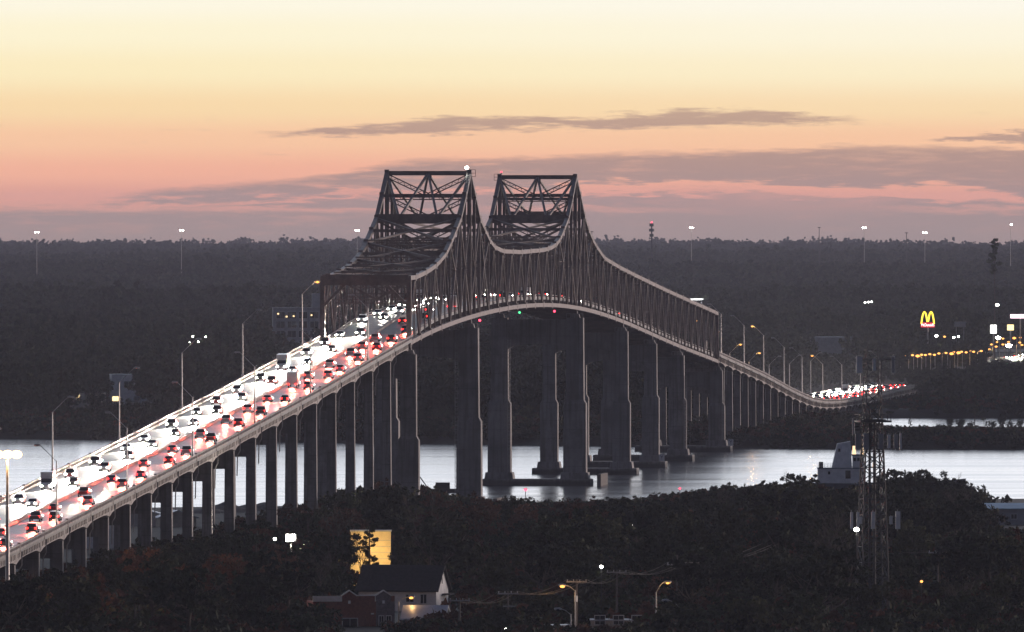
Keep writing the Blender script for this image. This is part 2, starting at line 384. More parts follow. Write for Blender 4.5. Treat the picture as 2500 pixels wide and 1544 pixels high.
# ------------------------------------------------------------------ bridge geometry
MX = 0.0796; OX, OY = -10.05, 3600.0
un = Vector((MX, 1, 0)).normalized(); nn = Vector((1, -MX, 0)).normalized()
WT = 19.5
def pos(s, r, z): return Vector((OX, OY, 0)) + un * s + nn * r + Vector((0, 0, z))
def Yof(px): return F * 296.61 / (F * MX - (px - 1250.0))
def prof(pts, dz):
    s = []; z = []
    for x, y in pts:
        Y = Yof(x); s.append((Y - OY) * 1.00316); z.append(CAMH - (y - HOR) * Y / F + dz)
    return np.array(s), np.array(z)
TOPS = prof([(1009, 673), (1035, 661), (1060, 645), (1085, 617), (1097, 591), (1122, 530), (1146, 418), (1170, 534), (1193, 584), (1205, 600), (1226, 609), (1270, 611), (1325, 606), (1342, 601), (1356, 592), (1366, 577), (1386, 527), (1405, 425), (1425, 527), (1438, 570), (1454, 600), (1473, 627), (1510, 649), (1547, 668), (1582, 685), (1617, 702), (1650, 717), (1683, 732), (1717, 747), (1752, 763)], -0.5)
BOTS = prof([(997, 843), (1047, 819), (1097, 795), (1146, 779), (1193, 766), (1249, 756), (1313, 752), (1365, 752), (1405, 755), (1465, 771), (1519, 791), (1590, 822), (1659, 851), (1758, 891)], 0.5)
def zt(s): return float(np.interp(s, *TOPS))
_pc = np.polyfit(BOTS[0], BOTS[1], 6)
def zb(s): return float(np.polyval(_pc, np.clip(s, -175, 900)))
DS = np.array([-1400, -1300, -1150, -978, -800, -610, -400, -174, -150] + list(range(-100, 900, 50)) + [885, 1100, 1250, 1340, 1400, 1450, 1520, 1650, 2300])
DZ = np.array([4.5, 5.0, 7.0, 11.2, 17.3, 24.0, 32.0, 41.2, 42.2] + [zb(s) + 1.9 for s in range(-100, 900, 50)] + [zb(885) + 1.9, zb(885) + 1.9 - 8.5, 12.9, 9.4, 7.9, 7.1, 6.5, 6.2, 6.0])
_o = np.argsort(DS); DS = DS[_o]; DZ = DZ[_o]
def zdk(s):                                   # smooth deck level
    k = np.linspace(-26, 26, 9); return float(np.mean(np.interp(s + k, DS, DZ)))
PN = 13.83
I0, I1 = -12, 64
S0, S1 = I0 * PN, I1 * PN

bridge = thing('truss_bridge', 'long steel truss bridge with two peaked towers over the river', 'bridge')
def node(i, side, top): s = i * PN; return pos(s, -WT * side, zt(s) if top else zb(s))
peaks = (0, 24)
def near_peak(i): return min(abs(i - p) for p in peaks)
for side in (0, 1):
    tr = obj('truss', None, bridge)
    Tn = lambda i: node(i, side, True); Bn = lambda i: node(i, side, False)
    def member(name, p, q, w, h): return MB().bar(p, q, w, h).build(name, STEEL, tr)
    ax = tuple(un)
    for i in range(I0, I1):
        member('top_chord', Tn(i), Tn(i + 1), 0.95, 0.98)
        member('bottom_chord', Bn(i), Bn(i + 1), 0.95, 1.0)
    for i in range(I0, I1 + 1):
        a, b = Bn(i), Tn(i)
        k = near_peak(i)
        if i in (I0, I1): member('end_post', a, b, 1.1, 0.9)
        elif k == 0: MB().laced(a, b, 0.9, 1.5, 0.22, axis=ax).build('vertical', STEEL, tr)
        elif k <= 2: MB().laced(a, b, 0.7, 1.0, 0.16, axis=ax).build('vertical', STEEL, tr)
        elif i % 2: member('vertical', a, b, 0.30, 0.30)
        else: member('vertical', a, b, 0.45, 0.36)
        # gusset plates where members meet
        MB().box((0, 0, 0), (1.05, 1.7, 1.7)).build('gusset_plate', STEEL, tr).matrix_local = Matrix.Translation(b) @ Matrix.Rotation(-math.atan(MX), 4, 'Z') if i % 2 or k < 5 else Matrix.Translation(a) @ Matrix.Rotation(-math.atan(MX), 4, 'Z')
    D = 0.40
    for i in range(I0, I1 + 1):
        k = near_peak(i)
        if i % 2 == 0 and k >= 4:
            for j in (-1, 1):
                if I0 <= i + j <= I1 and near_peak(i + j) >= 4: member('diagonal', Bn(i), Tn(i + j), D, D)
    for p in peaks:
        for j in (-1, 1):
            member('diagonal', Bn(p), Tn(p + 2 * j), 0.5, 0.5); member('diagonal', Tn(p + 2 * j), Bn(p + 4 * j), 0.45, 0.45)
            m1 = (Bn(p) + Tn(p + 2 * j)) / 2; m3 = (Tn(p + 2 * j) + Bn(p + 4 * j)) / 2
            member('diagonal', m1, Bn(p + 2 * j), 0.35, 0.35); member('diagonal', m3, Bn(p + 2 * j), 0.35, 0.35)
            mp = Bn(p).lerp(Tn(p), 0.64)
            member('diagonal', mp, m1, 0.35, 0.35)
            member('diagonal', m3, Tn(p + 4 * j), 0.35, 0.35)
            member('diagonal', Bn(p + 4 * j), Tn(p + 5 * j), D, D)
# cross frames between the two trusses
for i in range(I0, I1 + 1):
    a, b = node(i, 0, True), node(i, 1, True); k = near_peak(i); mid = (a + b) / 2
    if i in (I0, I1):
        MB().bar(a - Vector((0, 0, 0.5)), b - Vector((0, 0, 0.5)), 0.8, 2.4).build('portal_beam', STEEL, bridge)
        for e, d in ((a, b), (b, a)):
            MB().bar(e - Vector((0, 0, 6.5)), e.lerp(d, 0.26) - Vector((0, 0, 1.5)), 0.6, 0.6).build('knee_brace', STEEL, bridge)
    elif k == 0:
        MB().bar(a, b, 0.9, 1.05).build('top_strut', STEEL, bridge)
        MB().box(mid - Vector((0, 0, 0.7)), (1.6, 0.5, 1.5)).build('gusset_plate', STEEL, bridge)
    elif k == 2:
        MB().bar(a, b, 1.0, 2.1).build('top_strut', STEEL, bridge)
    elif i % 2 == 0:
        MB().laced(a, b, 0.6, 1.2, 0.2).build('top_strut', STEEL, bridge)
    else:
        MB().bar(a, b, 0.5, 0.7).build('top_strut', STEEL, bridge)
    # vertical sway bracing
    if k == 0:
        levels = [0, 5.2, 10.4, 15.6, 20.5]
        for n_ in range(len(levels) - 1):
            z0, z1 = levels[n_], levels[n_ + 1]
            if zt(i * PN) - z1 < zdk(i * PN) + 7: break
            c = mid - Vector((0, 0, z1))
            for e in (a, b):
                MB().laced(e - Vector((0, 0, z0 + 0.6)), c, 0.45, 0.85, 0.17).build('sway_brace', STEEL, bridge)
            if n_ in (0, 2): MB().laced(a - Vector((0, 0, z1 + 0.4)), b - Vector((0, 0, z1 + 0.4)), 0.5, 1.2, 0.17).build('sway_strut', STEEL, bridge)
    elif i % 2 == 0 and i not in (I0, I1):
        hgt = zt(i * PN) - zdk(i * PN) - 6.2
        dz = min(6.0, max(1.6, hgt))
        c = mid - Vector((0, 0, dz * 0.92))
        for e in (a, b): MB().bar(e - Vector((0, 0, 0.5)), c, 0.4, 0.45).build('sway_brace', STEEL, bridge)
        MB().laced(a - Vector((0, 0, dz)), b - Vector((0, 0, dz)), 0.4, 0.8, 0.16).build('sway_strut', STEEL, bridge)
        if hgt > 13:
            for e, d in ((a, b), (b, a)): MB().bar(e - Vector((0, 0, dz)), d - Vector((0, 0, dz * 2.1)), 0.4, 0.4).build('sway_brace', STEEL, bridge)
            MB().laced(a - Vector((0, 0, dz * 2.1)), b - Vector((0, 0, dz * 2.1)), 0.4, 0.8, 0.16).build('sway_strut', STEEL, bridge)
for i in range(I0, I1, 2):                   # bracing in the plane of the top chords
    a0, b0, a1, b1 = node(i, 0, True), node(i, 1, True), node(i + 2, 0, True), node(i + 2, 1, True)
    if i in peaks or i + 2 in peaks:
        if i + 2 in peaks: a0, b0, a1, b1 = a1, b1, a0, b0
        m_ = (a0 + b0) / 2; q1 = a1.lerp(b1, 0.27); q2 = a1.lerp(b1, 0.73)
        for p, q in ((m_, q1), (m_, q2), (a0, q1), (b0, q2)): MB().bar(p, q, 0.5, 0.5).build('lateral_brace', STEEL, bridge)
    else:
        for p, q in ((a0, b1), (b0, a1)): MB().bar(p, q, 0.45, 0.45).build('lateral_brace', STEEL, bridge)
# floor beams and stringers
for i in range(I0, I1 + 1):
    s = i * PN
    MB().bar(pos(s, -0.4, zdk(s) - 1.35), pos(s, -WT + 0.4, zdk(s) - 1.35), 0.5, 1.5).build('floor_beam', STEEL, bridge)
def sweep(s0, s1, r0, r1, d0, d1, step=9.0, name='deck', m=ROAD, parent=None):
    # slab between offsets r0..r1, from d0 (top) to d1 (bottom) relative to deck level
    n = max(1, int((s1 - s0) / step)); b = MB(); vs = []; fs = []
    for k in range(n + 1):
        s = s0 + (s1 - s0) * k / n; z = zdk(s)
        vs += [pos(s, r0, z + d0), pos(s, r1, z + d0), pos(s, r1, z + d1), pos(s, r0, z + d1)]
    for k in range(n):
        o = k * 4
        for t in range(4): fs.append((o + t, o + (t + 1) % 4, o + 4 + (t + 1) % 4, o + 4 + t))
    fs.append((0, 1, 2, 3)); fs.append(tuple(reversed([n * 4 + t for t in range(4)])))
    fs = [tuple(reversed(f)) for f in fs]
    b.add(vs, fs); return b.build(name, m, parent)
sweep(S0, S1, -WT + 0.75, -0.75, 0.0, -0.45, name='deck', m=ROAD, parent=bridge)
for r in (-17.2, -13.6, -9.75, -5.9, -2.3): sweep(S0 + 0.5, S1 - 0.5, r - 0.2, r + 0.2, -0.47, -0.95, name='stringer', m=STEEL, parent=bridge)
for r in (-WT + 0.95, -0.95):
    sweep(S0, S1, r - 0.15, r + 0.15, 0.78, 0.62, name='rail', m=CONC2, parent=bridge)
    sweep(S0, S1, r - 0.14, r + 0.14, 0.30, 0.0, name='kerb', m=CONC2, parent=bridge)
sweep(S0, S1, -10.05, -9.45, 0.55, 0.0, name='median_barrier', m=CONC2, parent=bridge)

# tower-top lamp housings and cages on the peaks
def maint_cage(i, side, j):
    p = node(i, side, True)
    m = MB(); c = p + Vector((0.9 * j, 0, -0.1))
    for dx in (-0.55, 0.55):
        for dy in (-0.5, 0.5): m.bar(c + Vector((dx, dy, -0.7)), c + Vector((dx, dy, 0.9)), 0.1, 0.1)
    for dz in (-0.7, 0.1, 0.9):
        for dy in (-0.5, 0.5): m.bar(c + Vector((-0.55, dy, dz)), c + Vector((0.55, dy, dz)), 0.1, 0.1)
    m.build('maintenance_cage', STEEL, bridge)
maint_cage(0, 0, 1); maint_cage(24, 1, -1)

# piers ---------------------------------------------------------------
def column(m, s, r, z0, z1, w0, w1, t0, t1, ledge=None):
    secs = [(z0, w0, t0)]
    if ledge:
        f = (ledge - z0) / (z1 - z0); wl = w0 + (w1 + 1.3 - w0) * f; tl = t0 + (t1 - t0) * f
        secs += [(ledge - 1.0, wl, tl), (ledge, wl - 1.1, tl - 0.5)]
    secs.append((z1, w1, t1)); vs = []; fs = []
    for z, w, t in secs:
        for a, b in ((-1, -1), (1, -1), (1, 1), (-1, 1)): vs.append(pos(s + b * t / 2, r + a * w / 2, z))
    for k in range(len(secs) - 1):
        for t in range(4): fs.append((k * 4 + t, k * 4 + (t + 1) % 4, k * 4 + 4 + (t + 1) % 4, k * 4 + 4 + t))
    fs.append((3, 2, 1, 0)); e = (len(secs) - 1) * 4; fs.append((e, e + 1, e + 2, e + 3))
    m.add(vs, fs)
def arch_beam(m, s, r0, r1, zt_, zbm, rise, th):
    n = 10; vs = []; fs = []
    for k in range(n + 1):
        t = k / n; r = r0 + (r1 - r0) * t; zz = zbm + rise * (1 - (2 * t - 1) ** 2) ** 0.5 if rise else zbm
        for dy, z in ((-th / 2, zt_), (th / 2, zt_), (th / 2, zz), (-th / 2, zz)): vs.append(pos(s + dy, r, z))
    for k in range(n):
        for t in range(4): fs.append((k * 4 + t, k * 4 + 4 + t, k * 4 + 4 + (t + 1) % 4, k * 4 + (t + 1) % 4))
    fs.append((0, 1, 2, 3)); fs.append((n * 4 + 3, n * 4 + 2, n * 4 + 1, n * 4)); m.add(vs, fs)
def ladder(par, s, r, z0, z1):
    m = MB()
    for d in (-0.35, 0.35): m.bar(pos(s, r + d, z0), pos(s, r + d, z1), 0.12, 0.12)
    k = z0
    while k < z1: m.bar(pos(s, r - 0.35, k), pos(s, r + 0.35, k), 0.1, 0.1); k += 0.9
    z = z0 + 3
    while z < z1:
        for d in (-0.6, 0.6): m.bar(pos(s, r + d * 0.6, z), pos(s - 0.8, r + d * 0.6, z), 0.09, 0.09)
        m.bar(pos(s - 0.8, r - 0.36, z), pos(s - 0.8, r + 0.36, z), 0.09, 0.09); z += 1.8
    m.build('ladder', GALV, par)
def main_pier(i, big):
    s = i * PN; top = zb(s) - 2.6; P = obj('pier', None, bridge)
    base = 3.2
    w1, w0 = (4.3, 5.9) if big else (3.4, 4.7); led = 22.0 if big else min(20.0, top * 0.6)
    for r in (0.0, -WT):
        m = MB(); column(m, s, r, base, top, w0, w1, 5.2 if big else 4.2, 4.0 if big else 3.2, led); m.build('column', CONC, P)
        m = MB(); column(m, s, r, top, top + 1.0, 2.6, 2.0, 2.4, 1.8); m.build('bearing_block', CONC, P)
        m = MB(); column(m, s, r, top + 1.0, zb(s) - 0.5, 1.3, 0.8, 1.3, 0.8); m.build('bearing', STEEL, P)
        m = MB(); m.bar(pos(s - 1, r + w1 / 2 - 0.3, top), pos(s - 1, r + w1 / 2 - 0.3, top + 1.1), .08, .08)
        for q in np.linspace(-w1 / 2, w1 / 2, 5): m.bar(pos(s - 1.7, r + q, top), pos(s - 1.7, r + q, top + 1.1), .08, .08)
        m.bar(pos(s - 1.7, r - w1 / 2, top + 1.1), pos(s - 1.7, r + w1 / 2, top + 1.1), .08, .08); m.build('railing', GALV, P)
    m = MB(); arch_beam(m, s, -WT + w1 / 2 - 0.05, -w1 / 2 + 0.05, top - 0.4, top - (8.2 if big else 6.0), 1.5, 3.0 if big else 2.5); m.build('cross_beam', CONC, P)
    m = MB(); b0 = -WT / 2
    column(m, s, b0, -3.0, 1.6, WT + 9, WT + 8.6, 10, 9.6); m.build('footing', CONC, P)
    for r in (0.0, -WT):
        m = MB(); column(m, s, r, 1.6, base + 0.1, w0 + 1.5, w0 + 1.0, 7.0, 6.6); m.build('plinth', CONC, P)
    if big:
        for r in (7.0, -WT - 7.0):
            m = MB(); column(m, s, r, -3, 3.0, 1.0, 1.0, 24, 24); m.build('fender_wall', WOODP, P)
    return P
PIERS = {}
for i, big in ((-12, False), (0, True), (24, True), (36, False), (44, False), (52, False), (64, False)): PIERS[i] = main_pier(i, big)
s2 = 24 * PN
ladder(PIERS[24], s2 - 2.9, -WT + 2.6, 3, zb(s2) - 8); ladder(PIERS[0], -2.9, -2.8, 3, zb(0) - 6); ladder(PIERS[64], 64 * PN - 2.6, 2.0, 3, 18); ladder(PIERS[52], 52 * PN - 2.6, 2.2, 3, 24)

def pier_sign(i, r):
    s = i * PN - 6.4; o = thing('channel_sign', f"square white channel sign with dark mark on the {'fifth' if i == 44 else 'last'} truss pier footing", 'sign', pos(s, r, 1.7), -math.atan(MX))
    MB().box((0, 0, 1.0), (1.5, .12, 1.9)).build('panel', WHITEW, o)
    m = MB(); m.bar((-.35, -.09, 1.6), (0, -.09, 1.1), .05, .12); m.bar((.35, -.09, 1.6), (0, -.09, 1.1), .05, .12); m.bar((0, -.09, 1.1), (0, -.09, .4), .05, .12); m.build('mark', DARKM, o)
    for a in (-.5, .5): MB().bar((a, .1, -.2), (a, .1, 1.8), .08, .08).build('bracket', GALV, o)
pier_sign(44, 3.5); pier_sign(64, 4.5)
# ------------------------------------------------------------------ approach viaducts
def viaduct(name, label, cuts):
    v = thing(name, label, 'viaduct'); s0, s1, n = cuts[0], cuts[-1], len(cuts) - 1
    sweep(s0, s1, -20.2, 0.7, 0.0, -0.38, name='deck', m=ROAD, parent=v)
    sweep(s0, s1, -10.1, -9.4, 0.55, 0.004, name='median_barrier', m=CONC2, parent=v)
    for k in range(n):
        a = cuts[k]; b = cuts[k + 1]; L = b - a
        for r in (-19.3, -13.0, -6.5, -0.2):
            # haunched plate girder, deeper over the piers
            q = 8; vs = []; fs = []
            for t in range(q + 1):
                s = a + 0.15 + (L - 0.3) * t / q; z = zdk(s); dep = 1.75 + 0.75 * (2 * t / q - 1) ** 4
                vs += [pos(s, r - 0.2, z - 0.39), pos(s, r + 0.2, z - 0.39), pos(s, r + 0.2, z - dep), pos(s, r - 0.2, z - dep)]
            for t in range(q):
                for e in range(4): fs.append((t * 4 + (e + 1) % 4, t * 4 + e, t * 4 + 4 + e, t * 4 + 4 + (e + 1) % 4))
            fs += [(3, 2, 1, 0), (q * 4, q * 4 + 1, q * 4 + 2, q * 4 + 3)]
            m = MB().add(vs, fs)
            if r in (-19.3, -0.2):
                sg = 1 if r > -5 else -1
                for t in range(1, 15):
                    s = a + L * t / 15; m.bar(pos(s, r + sg * 0.27, zdk(s) - 0.5), pos(s, r + sg * 0.27, zdk(s) - 1.55), 0.12, 0.12)
            m.build('girder', CONC2 if r in (-19.3, -0.2) else CONC, v)
        for r, sg in ((-20.05, -1), (0.55, 1)):
            # open concrete railing: kerb, posts and top rail
            m = MB(); q = 4
            for t in range(q):
                sa = a + L * t / q; sb = a + L * (t + 1) / q
                m.bar(pos(sa, r, zdk(sa) + 0.20), pos(sb, r, zdk(sb) + 0.20), 0.34, 0.38)
                m.bar(pos(sa, r, zdk(sa) + 1.0), pos(sb, r, zdk(sb) + 1.0), 0.30, 0.26)
            np_ = 20
            for t in range(np_):
                s = a + L * (t + 0.5) / np_; m.bar(pos(s, r, zdk(s) + 0.38), pos(s, r, zdk(s) + 0.9), 0.26, 0.5)
            m.build('railing', CONC2, v)
            MB().bar(pos(a, r, zdk(a) - 0.3), pos(a, r, zdk(a) + 1.35), 0.5, 0.9).build('railing_post', CONC2, v)
            if sg == 1:
                m = MB(); p0 = pos(a, 1.0, zdk(a) - 0.2); p1 = pos(a, 1.0, zdk(a) - 2.6)
                m.tube([p0, p1, p1 + Vector((-0.5, 0, -0.9)), p1 + Vector((-0.6, 0, -5))], 0.13, 6); m.build('drain_pipe', GALV, v)
        MB().bar(pos(a, -19.6, zdk(a) + 0.004), pos(a, -10.3, zdk(a) + 0.004), 0.35, 0.02).build('expansion_joint', JOINT, v)
        MB().bar(pos(a, -9.2, zdk(a) + 0.004), pos(a, 0.2, zdk(a) + 0.004), 0.35, 0.02).build('expansion_joint', JOINT, v)
        if k == 0 and abs(s0 - S1) < 1: continue
        P = obj('pier', None, v)
        c = pos(a, -9.75, 0); gz = float(ground_z(c.x, c.y)); top = zdk(a) - 2.6
        h = top - gz; w1 = 1.75; w0 = 1.75 + h * 0.014
        for r in (-18.4, -1.1):
            m = MB(); column(m, a, r, max(gz, -2.8) - 0.4, top - 0.5, w0, w1, 2.0 + h * 0.01, 1.8); m.build('column', CONC, P)
        cd = min(3.6, max(1.4, h * 0.35))
        m = MB(); column(m, a, -9.75, top - cd, top, 19.1, 19.1, 1.9, 1.9); m.build('cap_beam', CONC, P)
    # dashed lane lines
    m = MB(); s = s0 + 4
    while s < s1 - 6:
        for r in (-14.7, -4.8):
            m.add([pos(s, r - .08, zdk(s) + .005), pos(s, r + .08, zdk(s) + .005), pos(s + 3, r + .08, zdk(s + 3) + .005), pos(s + 3, r - .08, zdk(s + 3) + .005)], [(0, 1, 2, 3)])
        s += 12
    tag(m.build('lane_dashes', PAINTW, v), kind='stuff')
    return v
near_v = viaduct('approach_viaduct', 'sloping concrete approach climbing from the lower left to the truss', list(np.linspace(-1302.0, -612.0, 19)) + list(np.linspace(-612.0, S0 - .2, 11))[1:])
far_v = viaduct('approach_viaduct', 'far concrete approach descending from the truss to the opposite bank', list(np.linspace(S1 + .2, 2020.0, 32)))


# ------------------------------------------------------------------ haze
HZ = bpy.data.materials.new('haze_air'); HZ.use_nodes = True
_T = NT(HZ.node_tree); _T.n.clear(); _o = _T.add('ShaderNodeOutputMaterial'); _v = _T.add('ShaderNodeVolumePrincipled')
_v.inputs['Color'].default_value = (0.77, 0.79, 0.96, 1); _v.inputs['Density'].default_value = 1.5e-5; _v.inputs['Anisotropy'].default_value = 0.15
_T.l.new(_v.outputs[0], _o.inputs['Volume'])
try: HZ.cycles.homogeneous_volume = True
except Exception: pass
hz = MB().box((0, 10175, 44), (4960, 20850, 96)).build('haze', HZ); tag(hz, 'thin dawn haze over the river and the far woods', None, None, 'stuff')

# ------------------------------------------------------------------ vehicles
def loft(m, secs):
    vs = []; fs = []
    for y, z0, z1, w in secs: vs += [(-w, y, z0), (w, y, z0), (w * 0.96, y, z1), (-w * 0.96, y, z1)]
    for k in range(len(secs) - 1):
        for t in range(4): fs.append((k * 4 + t, k * 4 + 4 + t, k * 4 + 4 + (t + 1) % 4, k * 4 + (t + 1) % 4))
    fs.append((0, 1, 2, 3)); e = (len(secs) - 1) * 4; fs.append((e + 3, e + 2, e + 1, e)); m.add(vs, [tuple(reversed(f)) for f in fs])
def frustum(m, y0, y1, z0, w0, Y0, Y1, z1, w1):
    m.hexa([(-w0, y0, z0), (w0, y0, z0), (w0, y1, z0), (-w0, y1, z0), (-w1, Y0, z1), (w1, Y0, z1), (w1, Y1, z1), (-w1, Y1, z1)])
PAINT = {n: mat('car_paint_' + n, c, 0.3, 0.2, 0.06, 1.0) for n, c in {'white': (0.7, 0.7, 0.69), 'silver': (0.42, 0.43, 0.44), 'black': (0.02, 0.02, 0.022), 'red': (0.30, 0.03, 0.03), 'blue': (0.04, 0.07, 0.18)}.items()}
def car_kind(kind):
    b = MB(); g = MB()
    if kind == 'sedan':
        loft(b, [(-2.3, .45, .88, .76), (-2.1, .28, 1.0, .88), (-1.2, .25, 1.0, .9), (.9, .25, .97, .9), (1.9, .26, .84, .87), (2.3, .4, .68, .74)])
        frustum(g, -1.65, 1.0, .97, .82, -1.0, .15, 1.40, .64); b.box((0, -.42, 1.43), (1.30, 1.2, .06)); L, W_, hz_, tz = 2.26, .66, .66, .80; wb = (-1.4, 1.4); wr = .32
    elif kind == 'suv':
        loft(b, [(-2.35, .5, 1.05, .86), (-2.2, .35, 1.12, .95), (-1.2, .32, 1.13, .97), (1.0, .32, 1.1, .97), (2.05, .34, 1.0, .94), (2.4, .5, .82, .84)])
        frustum(g, -2.2, 1.1, 1.09, .90, -1.95, .35, 1.70, .74); b.box((0, -.8, 1.73), (1.5, 2.3, .06)); L, W_, hz_, tz = 2.36, .74, .82, .95; wb = (-1.5, 1.5); wr = .38
    elif kind == 'pickup':
        loft(b, [(-2.8, .55, 1.1, .92), (-2.6, .45, 1.12, .96), (-.7, .42, 1.12, .98), (1.3, .42, 1.12, .98), (2.4, .44, 1.05, .96), (2.75, .55, .9, .86)])
        frustum(g, -.75, 1.35, 1.10, .92, -.55, .65, 1.75, .76); b.box((0, .05, 1.78), (1.55, 1.2, .06)); L, W_, hz_, tz = 2.72, .78, .88, .98; wb = (-1.75, 1.8); wr = .40
    else:   # box truck
        loft(b, [(-3.6, .7, .95, 1.1), (2.6, .7, .95, 1.1)]); b.box((0, -.9, 2.15), (2.35, 5.0, 2.4))
        loft(b, [(1.75, .5, 1.5, 1.0), (2.9, .5, 1.45, 1.0), (3.5, .55, 1.15, .92)]); frustum(g, 1.75, 2.95, 1.46, .96, 1.75, 2.35, 2.2, .86); b.box((0, 2.05, 2.23), (1.75, .62, .06))
        L, W_, hz_, tz = 3.44, .8, .85, .85; wb = (-2.2, 2.3); wr = .45
    w = MB()
    for sx in (1,):
        n = 12; vs = []; fs = []
        for x in (-.11, .11):
            for t in range(n): vs.append((x, wr * math.cos(2 * math.pi * t / n), wr * math.sin(2 * math.pi * t / n)))
        for t in range(n): fs.append((t, (t + 1) % n, n + (t + 1) % n, n + t))
        fs += [tuple(range(n - 1, -1, -1)), tuple(range(n, 2 * n))]; w.add(vs, fs)
    hl = MB().box((0, 0, 0), (.44, .14, .20)); tl = MB().box((0, 0, 0), (.36, .10, .26))
    me = dict(body=b.mesh('body'), glass=g.mesh('glass'), wheel=w.mesh('wheel'), head=hl.mesh('headlight'), tail=tl.mesh('tail_light'))
    me['glass'].materials.append(GLASS); me['wheel'].materials.append(RUBBER); me['head'].materials.append(HEAD); me['tail'].materials.append(TAIL); me['body'].materials.append(PAINT['silver'])
    return dict(me=me, L=L, W=W_, hz=hz_, tz=tz, wb=wb, wr=wr, hw=.8 if kind == 'sedan' else .86)
KINDS = {k: car_kind(k) for k in ('sedan', 'suv', 'pickup', 'box_truck')}
BEAM = bpy.data.lights.new('headlight_beam', 'SPOT'); BEAM.energy = 115000; BEAM.spot_size = R(75); BEAM.spot_blend = 0.9; BEAM.color = (1.0, 0.90, 0.74); BEAM.shadow_soft_size = 0.35
BEAMW = bpy.data.lights.new('headlight_beam', 'SPOT'); BEAMW.energy = 1800; BEAMW.spot_size = R(75); BEAMW.spot_blend = 0.9; BEAMW.color = (1.0, 0.86, 0.68); BEAMW.shadow_soft_size = 0.35
BEAMF = BEAM.copy(); BEAMF.energy = 220000
BEAMT = BEAM.copy(); BEAMT.energy = 7000
BEAMR = bpy.data.lights.new('tail_light_beam', 'SPOT'); BEAMR.energy = 16000; BEAMR.spot_size = R(110); BEAMR.spot_blend = 0.9; BEAMR.color = (1.0, .10, .06); BEAMR.shadow_soft_size = .35
def ordw(n):
    tens = ['', '', 'twenty', 'thirty', 'forty', 'fifty', 'sixty']
    base = ORD + ['seventeenth', 'eighteenth', 'nineteenth']
    if n <= 19: return base[n - 1]
    return tens[n // 10] + ('-' + ORD[n % 10 - 1]) if n % 10 else tens[n // 10][:-1] + 'ieth'
def put_car(kind, colour, s, r, dirn, where, fine=True, beam=None, lane='', num=1):
    k = KINDS[kind]; f = (pos(s + dirn, r, zdk(s + dirn)) - pos(s - dirn, r, zdk(s - dirn))).normalized()
    rt = f.cross(Vector((0, 0, 1))).normalized(); up = rt.cross(f)
    p = pos(s, r, zdk(s) + 0.02)
    nm = {'sedan': 'sedan', 'suv': 'suv', 'pickup': 'pickup_truck', 'box_truck': 'box_truck'}[kind]
    kn = {'sedan': 'sedan', 'suv': 'sport utility car', 'pickup': 'pickup truck', 'box_truck': 'box truck'}[kind]
    lab = f"{colour} {kn}, {ordw(num)} vehicle up the {lane} {'oncoming' if dirn < 0 else 'departing'} lane {where}"
    o = thing(nm, lab, 'truck' if 'truck' in nm else 'car', group=f"{'oncoming' if dirn < 0 else 'departing'} traffic {where}")
    o.matrix_basis = Matrix(((rt.x, f.x, up.x, p.x), (rt.y, f.y, up.y, p.y), (rt.z, f.z, up.z, p.z), (0, 0, 0, 1)))
    bo = obj('body', k['me']['body'], o); bo.material_slots[0].link = 'OBJECT'; bo.material_slots[0].material = PAINT[colour]
    obj('windows', k['me']['glass'], o)
    for y in k['wb']:
        for x in (-k['hw'], k['hw']): obj('wheel', k['me']['wheel'], o).location = (x, y, k['wr'])
    for x in (-k['W'], k['W']):
        obj('headlight', k['me']['head'], o).location = (x, k['L'], k['hz'])
        obj('tail_light', k['me']['tail'], o).location = (x, -k['L'] if kind != 'box_truck' else -3.62, k['tz'])
    if beam is BEAMR:
        l = obj('tail_light_beam', beam, o); l.location = (0, -k['L'] - (.25 if kind != 'box_truck' else .5), k['tz']); l.rotation_euler = (R(-82.0), 0, 0)
    elif beam:
        l = obj('headlight_beam', beam, o); l.location = (0, k['L'] + .25, k['hz']); l.rotation_euler = (R(86.0), 0, 0)
    return o
def pick(): return random.choices(['sedan', 'suv', 'pickup', 'box_truck'], [4.6, 4.2, 2.6, 0.5])[0], random.choice(['white', 'silver', 'black', 'silver', 'blue', 'silver', 'white', 'black', 'red'])
def traffic(s0, s1, lanes, dirn, gap, jit, where, beam, every=1):
    for r in lanes:
        s = s0 + random.uniform(0, gap); n = 0
        while s < s1:
            kd, c = pick(); c = 'white' if kd == 'box_truck' else c; put_car(kd, c, s, r + random.uniform(-.2, .2), dirn, where, True, beam if n % every == 0 else None, 'left' if r == lanes[0] else 'right', n + 1)
            n += 1; s += gap + random.uniform(-jit, jit) + (4 if kd == 'box_truck' else 0)
ONC = (-16.4, -12.7); DEP = (-6.9, -3.2)
traffic(-1010, S0 + 40, ONC, -1, 52.0, 20.0, 'on the near approach', BEAM)
traffic(-1010, S0 + 40, DEP, 1, 44.0, 17.0, 'on the near approach', BEAMR)
traffic(S0 + 60, S1 - 60, ONC, -1, 40.0, 9.0, 'inside the truss', BEAMT, 2)
traffic(S0 + 60, S1 - 300, DEP, 1, 70.0, 15.0, 'inside the truss', None)
traffic(1330, 2000, ONC, -1, 40.0, 14.0, 'on the far approach', BEAMF)
traffic(1330, 1960, DEP, 1, 45.0, 10.0, 'on the far approach', None)

